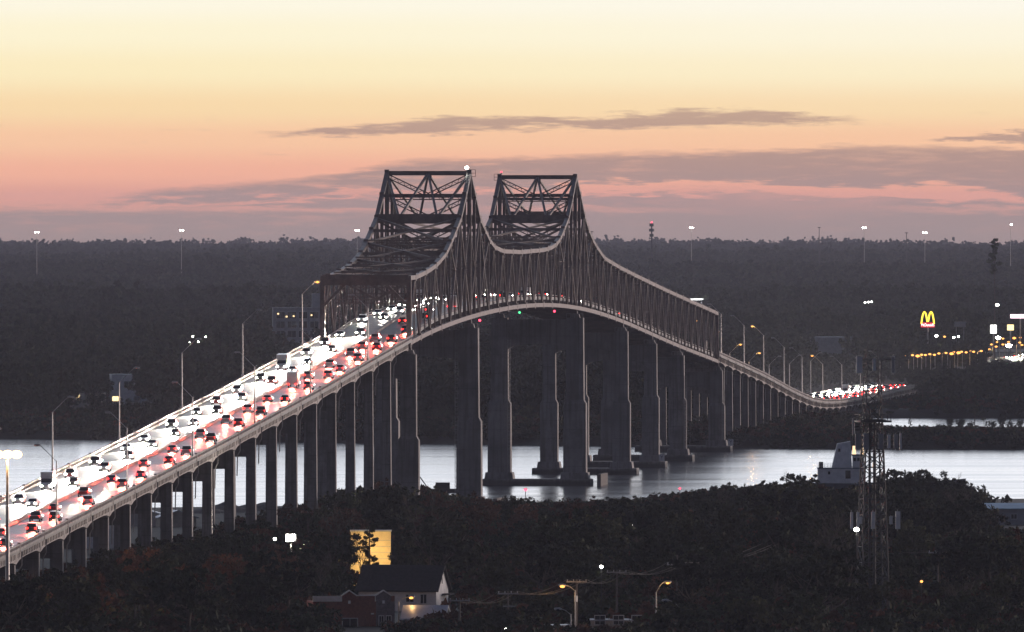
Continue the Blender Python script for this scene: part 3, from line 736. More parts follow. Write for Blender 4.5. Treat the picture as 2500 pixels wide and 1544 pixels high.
# ------------------------------------------------------------------ lamps on the bridge
LAMPM = {}
def street_lamp(base, ang, h, reach, lit, label, group, m=GALV, rise=2.6, power=900, glowm=SODIUM, col=(1.0, .55, .18), lens=0.42):
    o = thing('street_lamp', label, 'street lamp', base, ang, group)
    MB().tube([(0, 0, 0), (0, 0, .5)], .28, 8).build('base', m, o)
    MB().tube([(0, 0, .4), (0, 0, h * .5), (0, 0, h)], [.17, .135, .095], 8).build('pole', m, o)
    arm = MB().tube([(0, 0, h - .1), (reach * .5, 0, h + rise * (.5 if rise > 2 else .7)), (reach * .85, 0, h + rise * (.86 if rise > 2 else .97)), (reach, 0, h + rise)], .065, 6).build('arm', m, o)
    hd = MB(); hd.tube([(reach - .15, 0, h + rise), (reach + .25, 0, h + rise + .05), (reach + .95, 0, h + rise), (reach + 1.05, 0, h + rise - .03)], [.10, .22, .2, .08], 8)
    hd = hd.build('lamp_head', m, o)
    MB().ball((reach + .45, 0, h + rise - .16), lens, 10, 6, .6).build('lens', glowm if lit else GLASS, hd, True)
    if lit: lamp_light(o, (reach + .45, 0, h + rise - .75), power, col, .3)
    return o
A = -math.atan(MX)
def bridge_lamp(s, side, lit, label, group):
    r = 0.55 if side > 0 else -20.05
    return street_lamp(pos(s, r, zdk(s) + 1.1), A + (math.pi if side > 0 else 0), 11.4, 3.0, lit, label, group, rise=2.8, lens=.42 if lit else .16)
for n, Y in enumerate((2584, 2705, 2824, 2945, 3069, 3190, 3325)):
    bridge_lamp((Y - 3600) * 1.003, 1, False, f'{ORD[n]} unlit lamp pole up the right railing of the near approach', 'lamp poles on the near approach right railing')
for n, Y in enumerate((2645, 2764, 2885, 3005, 3127, 3255, 3391)):
    lit = n == 6
    bridge_lamp((Y - 3600) * 1.003, -1, lit, 'lit orange lamp pole beside the near truss portal' if lit else f'{ORD[n]} unlit lamp pole up the left railing of the near approach', 'lamp poles on the near approach left railing')
far_r = [895, 1000, 1094, 1196, 1290, 1402, 1510, 1620, 1740]; far_l = [935, 1040, 1140, 1250, 1345, 1450, 1560, 1680]
for n, s in enumerate(far_r):
    bridge_lamp(s, 1, n in (2, 5), f'{ORD[n]} lamp pole along the right railing beyond the truss', 'lamp poles on the far approach right railing')
for n, s in enumerate(far_l):
    bridge_lamp(s, -1, n in (1, 2, 3, 4), f'{ORD[n]} lamp pole along the left railing beyond the truss', 'lamp poles on the far approach left railing')
# navigation lights under the span and obstruction lamp on the tower
def beacon(p, m, label, r=.3, drop=.9):
    o = thing('navigation_light', label, 'light', p)
    MB().ball((0, 0, 0), r, 10, 6).build('lens', m, o, True); MB().tube([(0, 0, r * .6), (0, 0, drop)], .1, 6).build('bracket', DARKM, o)
beacon(pos(30, 0, zb(30) - 1.5), REDL, 'red navigation light under the arch beside the first main pier')
beacon(pos(150, 0, zb(150) - 1.5), GRNL, 'green navigation light under the middle of the main span')
beacon(pos(262, 0, zb(262) - 1.5), REDL, 'red navigation light under the arch before the second main pier')
o = thing('tower_lamp', 'white lamp on top of the near truss peak', 'light', node(0, 0, True) + Vector((-.6, 0, .55)))
MB().tube([(0, 0, 0), (0, 0, .5)], .15, 8).build('base', DARKM, o); MB().ball((0, 0, .75), .38, 10, 6).build('lens', COOL, o, True)
o = thing('tower_lamp', 'unlit lamp stub on top of the far truss peak', 'light', node(24, 1, True) + Vector((.4, 0, .55)))
MB().tube([(0, 0, 0), (0, 0, .7)], .15, 8).build('base', DARKM, o); MB().ball((0, 0, .8), .22, 10, 6).build('lens', REDL, o, True)

# ------------------------------------------------------------------ trees
def leaf_mesh(name, centres, radii, per, size, m, seed, flat=1.0):
    r = np.random.default_rng(seed); n = len(centres) * per
    c = np.repeat(centres, per, 0); rad = np.repeat(radii, per)
    d = r.normal(size=(n, 3)); d /= np.linalg.norm(d, axis=1)[:, None]
    p = c + d * (rad * r.random(n) ** 0.45)[:, None] * np.array([1, 1, .75])
    a = r.normal(size=(n, 3)); a[:, 2] *= flat; a /= np.linalg.norm(a, axis=1)[:, None]
    b = np.cross(a, r.normal(size=(n, 3))); b /= np.linalg.norm(b, axis=1)[:, None]
    s = (size * (.6 + .8 * r.random(n)))[:, None]
    v = np.stack([p - a * s, p + b * s * .55, p + a * s, p - b * s * .55], 1).reshape(-1, 3)
    f = np.arange(n * 4).reshape(-1, 4)
    me = bpy.data.meshes.new(name); me.from_pydata(v.tolist(), [], f.tolist()); me.materials.append(m); return me
def limbs(m, r, h, spread, n, z0):
    for k in range(n):
        a = 2 * math.pi * (k + r.random() * .7) / n; z = z0 + (h - z0) * r.random() * .5; L = spread * (.55 + .45 * r.random())
        e = Vector((math.cos(a) * L, math.sin(a) * L, z + L * (.45 + .5 * r.random())))
        mid = Vector((math.cos(a) * L * .5, math.sin(a) * L * .5, z + (e.z - z) * .35))
        m.tube([(0, 0, z), mid, e], [.16, .11, .04], 5)
        for q in range(2):
            e2 = mid + Vector((r.normal() * 1.2, r.normal() * 1.2, 1.2 + r.random() * 1.5)); m.tube([mid, e2], [.07, .025], 4)
def make_broad(seed, m, h=12.0, w=6.2, ncl=70, per=48, size=.32, gap=0.0):
    r = np.random.default_rng(seed); tm = MB()
    tm.tube([(0, 0, -.4), (.1, .05, h * .25), (r.normal() * .3, r.normal() * .3, h * .6), (r.normal() * .4, 0, h * .85)], [.38, .30, .18, .05], 7)
    limbs(tm, r, h * .7, w * .8, 7, h * .25)
    cs = []; rs = []
    lob = [(r.uniform(-.5, .5) * w, r.uniform(-.5, .5) * w, h * r.uniform(.45, .82), w * r.uniform(.38, .6)) for _ in range(6)] + [(0, 0, h * .72, w * .62)]
    for k in range(ncl):
        lx, ly, lz, lr = lob[k % len(lob)]
        d = r.normal(size=3); d /= np.linalg.norm(d); q = lr * r.uniform(.45, 1.2)
        cs.append((lx + d[0] * q, ly + d[1] * q, max(h * .18, lz + d[2] * q * .75))); rs.append(r.uniform(.45, 1.2))
    return tm.mesh('trunk'), leaf_mesh('crown', np.array(cs), np.array(rs), per, size, m, seed)
def make_pine(seed, h=15.0, low=.42, kf=.2, n_=26):
    r = np.random.default_rng(seed); tm = MB(); tm.tube([(0, 0, -.4), (.1, 0, h * .5), (0, .1, h)], [.34, .22, .06], 7); cs = []; rs = []
    for k in range(n_):
        z = h * (low + (1 - low) * k / n_); a = r.random() * 6.28; L = (1.1 - .85 * (z / h - low) / (1 - low)) * h * kf * r.uniform(.6, 1.1)
        e = Vector((math.cos(a) * L, math.sin(a) * L, z + L * .18)); tm.tube([(0, 0, z), e], [.09, .03], 4)
        for t in (.6, 1.0): cs.append(tuple(Vector((0, 0, z)).lerp(e, t))); rs.append(r.uniform(.3, .62) * (h / 15) ** .5)
    return tm.mesh('trunk'), leaf_mesh('crown', np.array(cs), np.array(rs), 46, .2 * (h / 15) ** .7, LEAF_D, seed)
def make_palm(seed, h=9.0):
    r = np.random.default_rng(seed); tm = MB(); tm.tube([(0, 0, -.3), (.2, .1, h * .5), (.1, 0, h)], [.24, .19, .17], 8); v = []; f = []
    for k in range(38):
        a = r.random() * 6.28; el = r.uniform(-.5, 1.2); L = r.uniform(1.3, 1.9); d = Vector((math.cos(a) * math.cos(el), math.sin(a) * math.cos(el), math.sin(el)))
        sd = d.cross(Vector((0, 0, 1))).normalized(); c = Vector((.1, 0, h + .1)); up = sd.cross(d)
        tip = c + d * L + Vector((0, 0, -L * .25)); hub = c + d * L * .5
        for t in range(9):       # fan of leaflets
            an = (t - 4) / 4 * 1.15; e = hub + (d * math.cos(an) + sd * math.sin(an)) * L * .65 + Vector((0, 0, -.25 * L * abs(an)))
            b = len(v); w_ = .09; v += [tuple(hub), tuple(hub.lerp(e, .6) + up * w_ + sd * w_), tuple(e), tuple(hub.lerp(e, .6) - up * w_ - sd * w_)]; f.append((b, b + 1, b + 2, b + 3))
        b = len(v); v += [tuple(c + sd * .04), tuple(c - sd * .04), tuple(hub)]; f.append((b, b + 1, b + 2))
    me = bpy.data.meshes.new('crown'); me.from_pydata(v, [], f); me.materials.append(LEAF_P); return tm.mesh('trunk'), me
def make_bare(seed, h=10.0):
    r = np.random.default_rng(seed); tm = MB(); tm.tube([(0, 0, -.4), (.2, 0, h * .4), (.1, .3, h * .85)], [.28, .17, .04], 6); cm = MB()
    for k in range(16):
        z = h * r.uniform(.28, .8); a = r.random() * 6.28; L = h * r.uniform(.18, .34); e = Vector((math.cos(a) * L, math.sin(a) * L, z + L * 1.1)); cm.tube([(.15, .1, z), e], [.08, .025], 4)
        for q in range(5):
            s = Vector((.15, .1, z)).lerp(e, r.uniform(.4, 1)); e2 = s + Vector((r.normal() * .8, r.normal() * .8, r.uniform(.5, 1.6))); cm.tube([s, e2], [.04, .015], 3)
            for t in range(2): cm.tube([s.lerp(e2, .6), e2 + Vector((r.normal() * .5, r.normal() * .5, .6))], [.025, .012], 3)
    c = cm.mesh('crown'); c.materials.append(BARK); return tm.mesh('trunk'), c
KT = {'oak': [make_broad(20 + k, LEAF_D) for k in range(5)], 'olive': [make_broad(40 + k, LEAF_M, 11, 5.6) for k in range(4)],
      'rust': [make_broad(60 + k, LEAF_B, 11, 5.4, 70, 38, .27) for k in range(4)], 'pine': [make_pine(80 + k) for k in range(2)],
      'tallpine': [make_pine(88, 46.0, .72, .06, 16)], 'palm': [make_palm(90 + k) for k in range(3)], 'bare': [make_bare(95 + k) for k in range(3)]}
for kk in KT:
    for t_, c_ in KT[kk]: t_.materials.append(BARK)
HT = {'oak': 12.5, 'olive': 11.5, 'rust': 11.5, 'pine': 15.5, 'tallpine': 46.5, 'palm': 10.8, 'bare': 11.5}
def plant(kind, X, Y, height, label, group, rz=None, name=None, var=None, wide=1.0):
    tr, cr = (KT[kind][var] if var is not None else random.choice(KT[kind]))
    nm = name or {'oak': 'broadleaf_tree', 'olive': 'bushy_tree', 'rust': 'brown_leaved_tree', 'pine': 'pine_tree', 'palm': 'palm_tree', 'bare': 'bare_tree'}[kind]
    s = height / HT[kind]; o = thing(nm, label, 'tree', (X, Y, float(ground_z(X, Y)) - .1), random.random() * 6.28 if rz is None else rz, group)
    o.scale = (s * wide, s * wide, s); obj('trunk', tr, o); obj('crown', cr, o); return o
SIL = np.array([(-150, 1440), (0, 1400), (100, 1392), (220, 1372), (330, 1335), (450, 1305), (560, 1285), (640, 1262), (720, 1240), (860, 1195), (960, 1178), (1040, 1192), (1110, 1212), (1200, 1222), (1400, 1228), (1620, 1215), (1690, 1192), (1750, 1182), (1850, 1170), (1960, 1158), (1985, 1182), (2100, 1186), (2140, 1180), (2190, 1150), (2260, 1150), (2330, 1160), (2380, 1205), (2420, 1250), (2500, 1290), (2650, 1290)])
def front_limit(px, Y):
    """highest photo row tree tops may reach here, so that buildings and the bridge stay in sight"""
    y = float(np.interp(px, SIL[:, 0], SIL[:, 1]))
    if Y < 2640 and 820 < px < 1175: y = max(y, 1505)
    if Y < 2760 and 815 < px < 1000: y = max(y, 1395 if (px < 850 or px > 965) else 1440)
    if Y < 2520 and 770 < px < 985: y = max(y, 1560)
    if Y < 2480 and 1290 < px < 1580: y = max(y, 1530)
    if Y < 2470 and 1210 < px < 1680: y = max(y, 1470)
    if Y < 3000 and 635 < px < 790: y = max(y, 1350)
    if Y < 3320 and px > 2405: y = max(y, 1292)
    if Y < 2560 and 2070 < px < 2200: y = max(y, 1410)
    return y
WHERE = [(120, 'by the tall mast lamp'), (350, 'below the lowest approach piers'), (560, 'below the middle approach piers'), (760, 'by the bright floodlight'), (870, 'left of the lit yellow wall'), (1010, 'around the dark-roofed house'), (1180, 'below the first main pier'), (1320, 'left of the orange street lamp'), (1480, 'below the second main pier'), (1640, 'around the cross-arm poles'), (1800, 'right of the curved street lamp'), (1960, 'left of the moored ship'), (2100, 'in front of the moored ship'), (2230, 'around the lattice tower'), (2380, 'right of the lattice tower'), (9999, 'by the blue-roofed shed')]
def bank_trees():
    Y = 2390.0
    while Y < 3545:
        hw = Y * 1250 / F + 14; X = -hw + random.uniform(0, 8)
        while X < hw:
            px = 1250 + F * X / Y
            yy = Y + random.uniform(-16, 16); gz = float(ground_z(X, yy))
            if gz > 1.0:
                lim = CAMH - (front_limit(px, yy) - HOR) * yy / F
                rr = (Vector((X, yy, 0)) - Vector((OX, OY, 0))); s = rr.dot(un); r = rr.dot(nn)
                h = random.choice([random.uniform(5.5, 10), random.uniform(9, 14), random.uniform(13, 17.5)])
                if -26 < r < 5: h = min(h, zdk(s) - gz - 5.5)
                elif -34 < r <= -26: h = min(h, 11)
                h = min(h, lim - gz + random.choice([-1.6, -1.0, -.6, -.2, .1, .5, 1.2]) * (1 if yy > 2640 else .3))
                if h > 3.2 and not any(a < px < b and c < yy < d for a, b, c, d in CLEAR):
                    red = (px < 700 and yy < 3100) or (700 < px < 1500 and yy > 2750)
                    k = random.choices(['oak', 'olive', 'rust', 'bare', 'palm'], [5, 2.2, 3.8 if red else .4, 1.2 if red else .8, .7])[0]
                    w = next(t for lim_, t in WHERE if px < lim_)
                    dk = {'oak': 'dark green tree', 'olive': 'olive bushy tree', 'rust': 'rusty brown tree', 'bare': 'bare branched tree', 'palm': 'palm tree'}[k]
                    if k == 'palm': h = min(h, 9.5)
                    dep = ('big ' if h > 10.5 else ('small ' if h < 6.5 else '')); far_ = 'in the front rows' if yy < 2560 else ('in the nearer wood' if yy < 2800 else ('in mid wood' if yy < 3150 else 'near the shore'))
                    plant(k, X, yy, h, f'{dep}{dk} {far_} {w}', f'{dep}{dk}s {far_} {w}', wide=1.0 if h > 8 else random.uniform(1.15, 1.5))
            X += random.uniform(7.5, 12.5)
        Y += 44 if Y < 2800 else 54
CLEAR = [(760, 990, 2470, 2540), (850, 1120, 2570, 2640), (825, 985, 2655, 2775), (2400, 2560, 3280, 3345), (2085, 2185, 2480, 2530), (1990, 2120, 3530, 3600),
         (90, 420, 3020, 3120), (290, 460, 3260, 3330), (450, 680, 3400, 3500)]
bank_trees()
# far shore rows and the wooded spit on the right
for k in range(46):
    X = -185 + k * 6.6 + random.uniform(-3, 3); fs = 4600 - .75 * max(-150, min(130, X)); Yy = fs + random.uniform(28, 130)
    rr = (Vector((X, Yy, 0)) - Vector((OX, OY, 0))).dot(nn)
    if -32 < rr < 12: continue
    k2 = random.choices(['oak', 'olive', 'pine'], [5, 2, 1])[0]
    plant(k2, X, Yy, random.uniform(8, 13) if rr < 0 else random.uniform(4, 6), f"{ORD[min(15, k // 3)]} clump of {'pine' if k2 == 'pine' else 'leafy'} trees along the far shore from the left", 'trees along the far shore') if not (1980 < 1250 + F * X / Yy < 2262) else None
for k in range(30):
    X = 66 + k * 4.2 + random.uniform(-2, 2); Yy = random.uniform(4560, 4725)
    plant(random.choice(['oak', 'oak', 'olive']), X, Yy, random.uniform(1.6, 2.6), 'low dark bush on the wooded spit between creek and river', 'bushes on the spit', name='bush', wide=1.7)
for n, (px, top) in enumerate([(2222, 1030), (2290, 1045), (2318, 1031), (2345, 1030), (2370, 1040), (2420, 1035), (2445, 1024), (2468, 1040), (2490, 1035)]):
    Yy = 4715.0; p = at(px, top - 13, Yy); plant('oak' if n not in (0,) else 'pine', p.x, Yy, p.z - 2.6, f'{ORD[n]} small tree from the left rising against the creek on the spit', 'small trees on the spit')
for n, (px, top) in enumerate([(2380, 998), (2402, 1022)]):
    Yy = 4705.0; p = at(px, top - 6, Yy); plant('palm', p.x, Yy, p.z - 2.6, ('taller' if n == 0 else 'shorter') + ' palm tree standing on the spit before the creek', 'palms on the spit')
# taller trees that stand against the river on the right bank
for n, (px_, y_, k_) in enumerate([(1712, 1190, 'oak'), (1768, 1180, 'olive'), (1830, 1174, 'oak'), (1893, 1160, 'oak'), (1948, 1164, 'bare'), (2140, 1176, 'oak'), (2178, 1152, 'oak'), (2212, 1142, 'olive'), (2243, 1150, 'oak'), (2278, 1146, 'oak'), (2312, 1156, 'bare'), (2345, 1168, 'oak'), (2372, 1190, 'olive'), (2405, 1232, 'oak')]):
    Y_ = 3330 + (n % 3) * 35; p = at(px_, y_, Y_); h_ = p.z - float(ground_z(p.x, Y_)); plant(k_, p.x, Y_, h_, f"{ordw(n + 1)} tall {'bare branched' if k_ == 'bare' else 'dark leafy'} tree from the left standing against the river", 'tall trees on the right bank', wide=1.05)
for n, px_ in enumerate((2252, 2266, 2280, 2296, 2312, 2240)):
    Y_ = 5430 + (n % 2) * 40 if n < 5 else 5590; p = at(px_, 928 - (n % 3) * 6, Y_); plant(('oak', 'olive')[n % 2], p.x, Y_, p.z - float(ground_z(p.x, Y_)), f'{ORD[n]} dark tree hiding the end of the far approach', 'trees at the end of the far approach', wide=1.2)
# trees around and in front of the lit wall
for k_, px_, y_, Y_, w_ in (('oak', 822, 1300, 2715, .8), ('olive', 988, 1312, 2712, .7), ('bare', 880, 1296, 2700, .6), ('oak', 915, 1262, 2790, 1.3)):
    p = at(px_, y_, Y_); plant(k_, p.x, Y_, p.z - 2.2, f"{ {'oak': 'dark leafy', 'olive': 'olive bushy', 'bare': 'bare branched'}[k_] } tree at the {'left edge of' if px_ < 890 else 'right edge of' if Y_ < 2780 else 'back of'} the floodlit yellow wall", 'trees around the lit wall', wide=w_)
# pine in front of the lit wall
p = at(903, 1272, 2690); plant('pine', p.x, 2690, p.z - 2.2, 'pine silhouetted against the floodlit yellow wall', None)
p = at(2428, 578, 6400); plant('tallpine', p.x, 6400, p.z - float(ground_z(p.x, 6400)), 'very tall dark pine rising above the far woods on the right', None, name='pine_tree')

# masses of foliage nobody could count: crowns instanced on points
def scatter(name, label, P3, h, srcs):
    n = len(P3)
    me = bpy.data.meshes.new(name); me.from_pydata(P3.tolist(), [], [])
    a = me.attributes.new('tree_scale', 'FLOAT', 'POINT'); a.data.foreach_set('value', h.astype(np.float32))
    a = me.attributes.new('tree_turn', 'FLOAT', 'POINT'); a.data.foreach_set('value', rng.uniform(0, 6.28, n).astype(np.float32))
    o = obj(name, me); tag(o, label, None, None, 'stuff')
    g = bpy.data.node_groups.new('scatter', 'GeometryNodeTree'); g.interface.new_socket('Geometry', in_out='INPUT', socket_type='NodeSocketGeometry'); g.interface.new_socket('Geometry', in_out='OUTPUT', socket_type='NodeSocketGeometry')
    gi = g.nodes.new('NodeGroupInput'); go = g.nodes.new('NodeGroupOutput'); ip = g.nodes.new('GeometryNodeInstanceOnPoints'); ci = g.nodes.new('GeometryNodeCollectionInfo')
    ci.inputs[0].default_value = srcs; ci.inputs['Separate Children'].default_value = True; ip.inputs['Pick Instance'].default_value = True
    sa = g.nodes.new('GeometryNodeInputNamedAttribute'); sa.data_type = 'FLOAT'; sa.inputs['Name'].default_value = 'tree_scale'
    ra = g.nodes.new('GeometryNodeInputNamedAttribute'); ra.data_type = 'FLOAT'; ra.inputs['Name'].default_value = 'tree_turn'
    cx = g.nodes.new('ShaderNodeCombineXYZ'); g.links.new(ra.outputs['Attribute'], cx.inputs[2])
    g.links.new(gi.outputs[0], ip.inputs['Points']); g.links.new(ci.outputs[0], ip.inputs['Instance']); g.links.new(cx.outputs[0], ip.inputs['Rotation']); g.links.new(sa.outputs['Attribute'], ip.inputs['Scale']); g.links.new(ip.outputs[0], go.inputs[0])
    md = o.modifiers.new('scatter', 'NODES'); md.node_group = g
def undergrowth():
    srcs = bpy.data.collections.new('shrub_sources')
    for k in range(5):
        r = np.random.default_rng(300 + k); c = r.normal(size=(16, 3)) * np.array([1.5, 1.5, .5]) + np.array([0, 0, 1.3]); c[:, 2] = np.abs(c[:, 2])
        srcs.objects.link(bpy.data.objects.new('shrub_source', leaf_mesh('shrub', c, r.uniform(.6, 1.2, 16), 42, .32, [LEAF_D, LEAF_D, LEAF_M, LEAF_D, LEAF_B][k], 300 + k)))
    out = []; hs = []; Y = 2300.0
    while Y < 3550:
        hw = Y * 1250 / F + 25; X = -hw
        while X < hw:
            x = X + random.uniform(-2, 2); y = Y + random.uniform(-5, 5); gz = float(ground_z(x, y)); px = 1250 + F * x / y
            if gz > .7 and not any(a < px < b and c < y < d for a, b, c, d in CLEAR):
                lim = (CAMH - (front_limit(px, y) - HOR) * y / F - gz) / 2.6
                h = min(random.uniform(.8, 1.9), lim)
                if h > .35: out.append((x, y, gz - .2)); hs.append(h)
            X += 4.6
        Y += 11
    srcs2 = bpy.data.collections.new('far_shrub_sources')
    for q in srcs.objects: srcs2.objects.link(q)
    o2 = []; h2 = []
    def shrub(x, y, lo, hi, cap=None):
        gz = float(ground_z(x, y)); rr = (Vector((x, y, 0)) - Vector((OX, OY, 0))); r = rr.dot(nn); sm = rr.dot(un)
        if gz > .4:
            h = random.uniform(lo, hi)
            if -23 < r < 3.5: h = min(h, (zdk(sm) - gz - 3.2) / 2.8)
            if cap: h = max(random.uniform(.36, .55), min(h, (CAMH - (cap - HOR) * y / F - gz) / 2.8))
            if h > .3: o2.append((x, y, gz - .25)); h2.append(h)
    for X in np.arange(-200, 150, 3.6):
        fs = 4600 - .75 * max(-150, min(130, X))
        for dy in np.arange(2, 150, 7.0): shrub(X + random.uniform(-2, 2), fs + dy + random.uniform(-4, 4), 1.0, 2.1 if dy > 15 else 1.2, 1042 if X > 62 else None)
    for X in np.arange(62, 190, 3.4):
        for Yq in np.arange(4512, 4745, 6.0): shrub(X + random.uniform(-2, 2), Yq + random.uniform(-4, 4), .5, 1.0, 1042)
    for X in np.arange(104, 200, 4.0):
        for Yq in np.arange(5180, 5700, 9.0): shrub(X + random.uniform(-2, 2), Yq + random.uniform(-4, 4), .8, 2.2, 1003 if 1250 + F * X / Yq < 2262 else 965)
    for X in np.arange(30, 112, 4.0):
        for Yq in np.arange(4690, 5220, 9.0): shrub(X + random.uniform(-2, 2), Yq + random.uniform(-4, 4), .6, 1.6, 1003)
    scatter('shore_scrub', 'low dark scrub lining the far shore, the spit and the creek', np.array(o2), np.array(h2), srcs2)
    scatter('undergrowth', 'dark undergrowth and shrubs filling the wooded near bank', np.array(out), np.array(hs), srcs)
undergrowth()
# the far woods: one mass of crowns
def far_woods():
    srcs = bpy.data.collections.new('crown_sources')
    for k in range(6):
        t_, c_ = make_broad(200 + k, mat('far_leaf', (0.045, 0.052, 0.030), .8, 0, .4, .3, rnd=.35, spec=.03), 12, 6.6, 34, 30, .62); o = bpy.data.objects.new('crown_source', c_); srcs.objects.link(o)
    pts = []; Y = 4700.0
    while Y < 20300:
        sp = 9.0 + (Y - 4700) * .0007; hw = Y * 1250 / F * 1.25 + 20; n = int(2 * hw / sp)
        xs = np.linspace(-hw, hw, n) + rng.uniform(-sp * .45, sp * .45, n); ys = Y + rng.uniform(-sp * 1.2, sp * 1.2, n); pts.append(np.stack([xs, ys], 1)); Y += sp * (1.5 if Y < 7000 else 2.6)
    P = np.concatenate(pts); gz = ground_z(P[:, 0], P[:, 1])
    dx = P[:, 0] - OX; dy = P[:, 1] - OY; ss = dx * un.x + dy * un.y; r = dx * nn.x + dy * nn.y
    pxx = 1250 + F * P[:, 0] / P[:, 1]
    dens = vnoise(P[:, 0], P[:, 1], 140, 9)
    ok = (gz > 1.4) & ~((r > -30) & (r < 12) & (ss < 2250)) & ((dens > .16) | (P[:, 1] > 7500))
    fs = 4600 - .75 * np.clip(P[:, 0], -150, 130); ok &= P[:, 1] > fs + 60
    ok &= ~((P[:, 0] > 62) & (P[:, 1] < 4900))
    for a, b, c, d in FAR_CLEAR: ok &= ~((pxx > a) & (pxx < b) & (P[:, 1] > c) & (P[:, 1] < d))
    P = P[ok]; gz = gz[ok]; pxx = pxx[ok]; n = len(P)
    h = (.7 + .6 * vnoise(P[:, 0], P[:, 1], 220, 13)) * rng.uniform(.65, 1.4, n) * 1.15
    h = h * np.where(P[:, 1] > 14000, .62 + .5 * vnoise(P[:, 0], P[:, 1], 60, 17), 1.0)
    for a, b, row, Ym in SIGHT:
        mz = (CAMH - (row - HOR) * P[:, 1] / F - gz) / 14.6
        sel = (pxx > a) & (pxx < b) & (P[:, 1] < Ym); h = np.where(sel, np.minimum(h, mz * rng.uniform(.8, 1.0, n)), h)
    k = h > .22; P = P[k]; gz = gz[k]; h = h[k]
    scatter('far_woods', 'dark hazy woods covering the far bank up to the horizon', np.stack([P[:, 0], P[:, 1], gz - .8], 1), h, srcs)
FAR_CLEAR = [(280, 400, 5215, 5250), (130, 250, 5115, 5145), (640, 790, 6490, 6520), (1960, 2090, 6305, 6335)]
SIGHT = [(258, 392, 972, 5230), (130, 262, 981, 5130), (650, 795, 812, 6500), (1960, 2090, 842, 6320), (2385, 2560, 866, 6900), (2205, 2325, 816, 6450), (2190, 2420, 878, 6100), (2320, 2370, 806, 6450), (1760, 2030, 960, 5400), (1980, 2262, 1003, 5700), (2262, 2300, 965, 5700),
         (1340, 1400, 968, 4930), (1600, 1640, 962, 4980), (40, 100, 960, 5310), (440, 520, 850, 5910), (1670, 1730, 745, 8000), (2095, 2140, 748, 7400), (2410, 2450, 760, 6900)]
far_woods()


# ------------------------------------------------------------------ buildings
def window(par, x, y, z, w, h, lit=None, ny=-1):
    g = MB().box((x, y + ny * .03, z), (w, .06, h)).build('window', lit or GLASS, par)
    m = MB()
    for a in (-1, 1): m.box((x + a * (w / 2 + .06), y + ny * .05, z), (.12, .14, h + .24)); m.box((x, y + ny * .05, z + a * (h / 2 + .06)), (w, .14, .12))
    m.box((x, y + ny * .06, z), (.07, .06, h)); m.build('frame', COPING, g); return g
def gable_house(name, label, X, Y, w, d, eave, ridge, rz, wm, rm, wins=(), cat='house', over=.5):
    o = thing(name, label, cat, (X, Y, float(ground_z(X, Y)) - .2), rz)
    a, b = w / 2, d / 2
    MB().add([(-a, -b, 0), (a, -b, 0), (a, b, 0), (-a, b, 0), (-a, -b, eave), (a, -b, eave), (a, b, eave), (-a, b, eave), (-a, 0, ridge), (a, 0, ridge)],
             [(0, 1, 5, 4), (2, 3, 7, 6), (1, 2, 6, 9, 5), (3, 0, 4, 8, 7), (3, 2, 1, 0)]).build('wall', wm, o)
    m = MB(); A_, B_ = a + over, b + over; k = (ridge - eave) / b; e = eave - k * over
    for sg in (-1, 1):
        p = [(-A_, sg * B_, e + .03), (A_, sg * B_, e + .03), (A_, 0, ridge + .03), (-A_, 0, ridge + .03)]; q = [(x_, y_, z_ + .22) for x_, y_, z_ in p]
        m.hexa(p + q if sg < 0 else [p[1], p[0], p[3], p[2], q[1], q[0], q[3], q[2]])
    m.build('roof', rm, o)
    for (x_, z_, ww, hh, lit) in wins: window(o, x_, -b, z_, ww, hh, WARMWIN if lit else None)
    return o
def flat_block(name, label, X, Y, w, d, h, rz, wm, rm, wins=(), cat='building', z0=None):
    o = thing(name, label, cat, (X, Y, float(ground_z(X, Y)) - .2 if z0 is None else z0), rz)
    MB().box((0, 0, h / 2), (w, d, h)).build('wall', wm, o)
    m = MB(); m.box((0, 0, h + .12), (w + .3, d + .3, .24)); m.build('roof', rm, o)
    for (x_, z_, ww, hh, lit) in wins: window(o, x_, -d / 2, z_, ww, hh, WARMWIN if lit else None)
    return o
# white house with dark roof and gable to the right
p = at(985, 1500, 2605); gz = float(ground_z(p.x, 2605)); zr = at(0, 1382, 2600).z - gz; ze = at(0, 1437, 2600).z - gz
hs = gable_house('house', 'white walled house with long dark roof and white gable end', p.x, 2605, 13.6, 9.0, ze, zr, R(-13), WHITEW, ROOFD, [(-1.5, ze - 1.6, 1.0, 1.5, 0), (2.2, ze - 1.5, 1.3, 1.2, 0), (4.6, ze - 1.6, 1.0, 1.5, 0)])
m = MB().box((6.83, -.2, zr - 2.3), (.06, .35, 1.2)); m.build('gable_vent', ROOFD, hs)
MB().box((6.95, 1.6, ze - .9), (2.4, 3.4, .25)).build('porch_roof', ROOFD, hs)
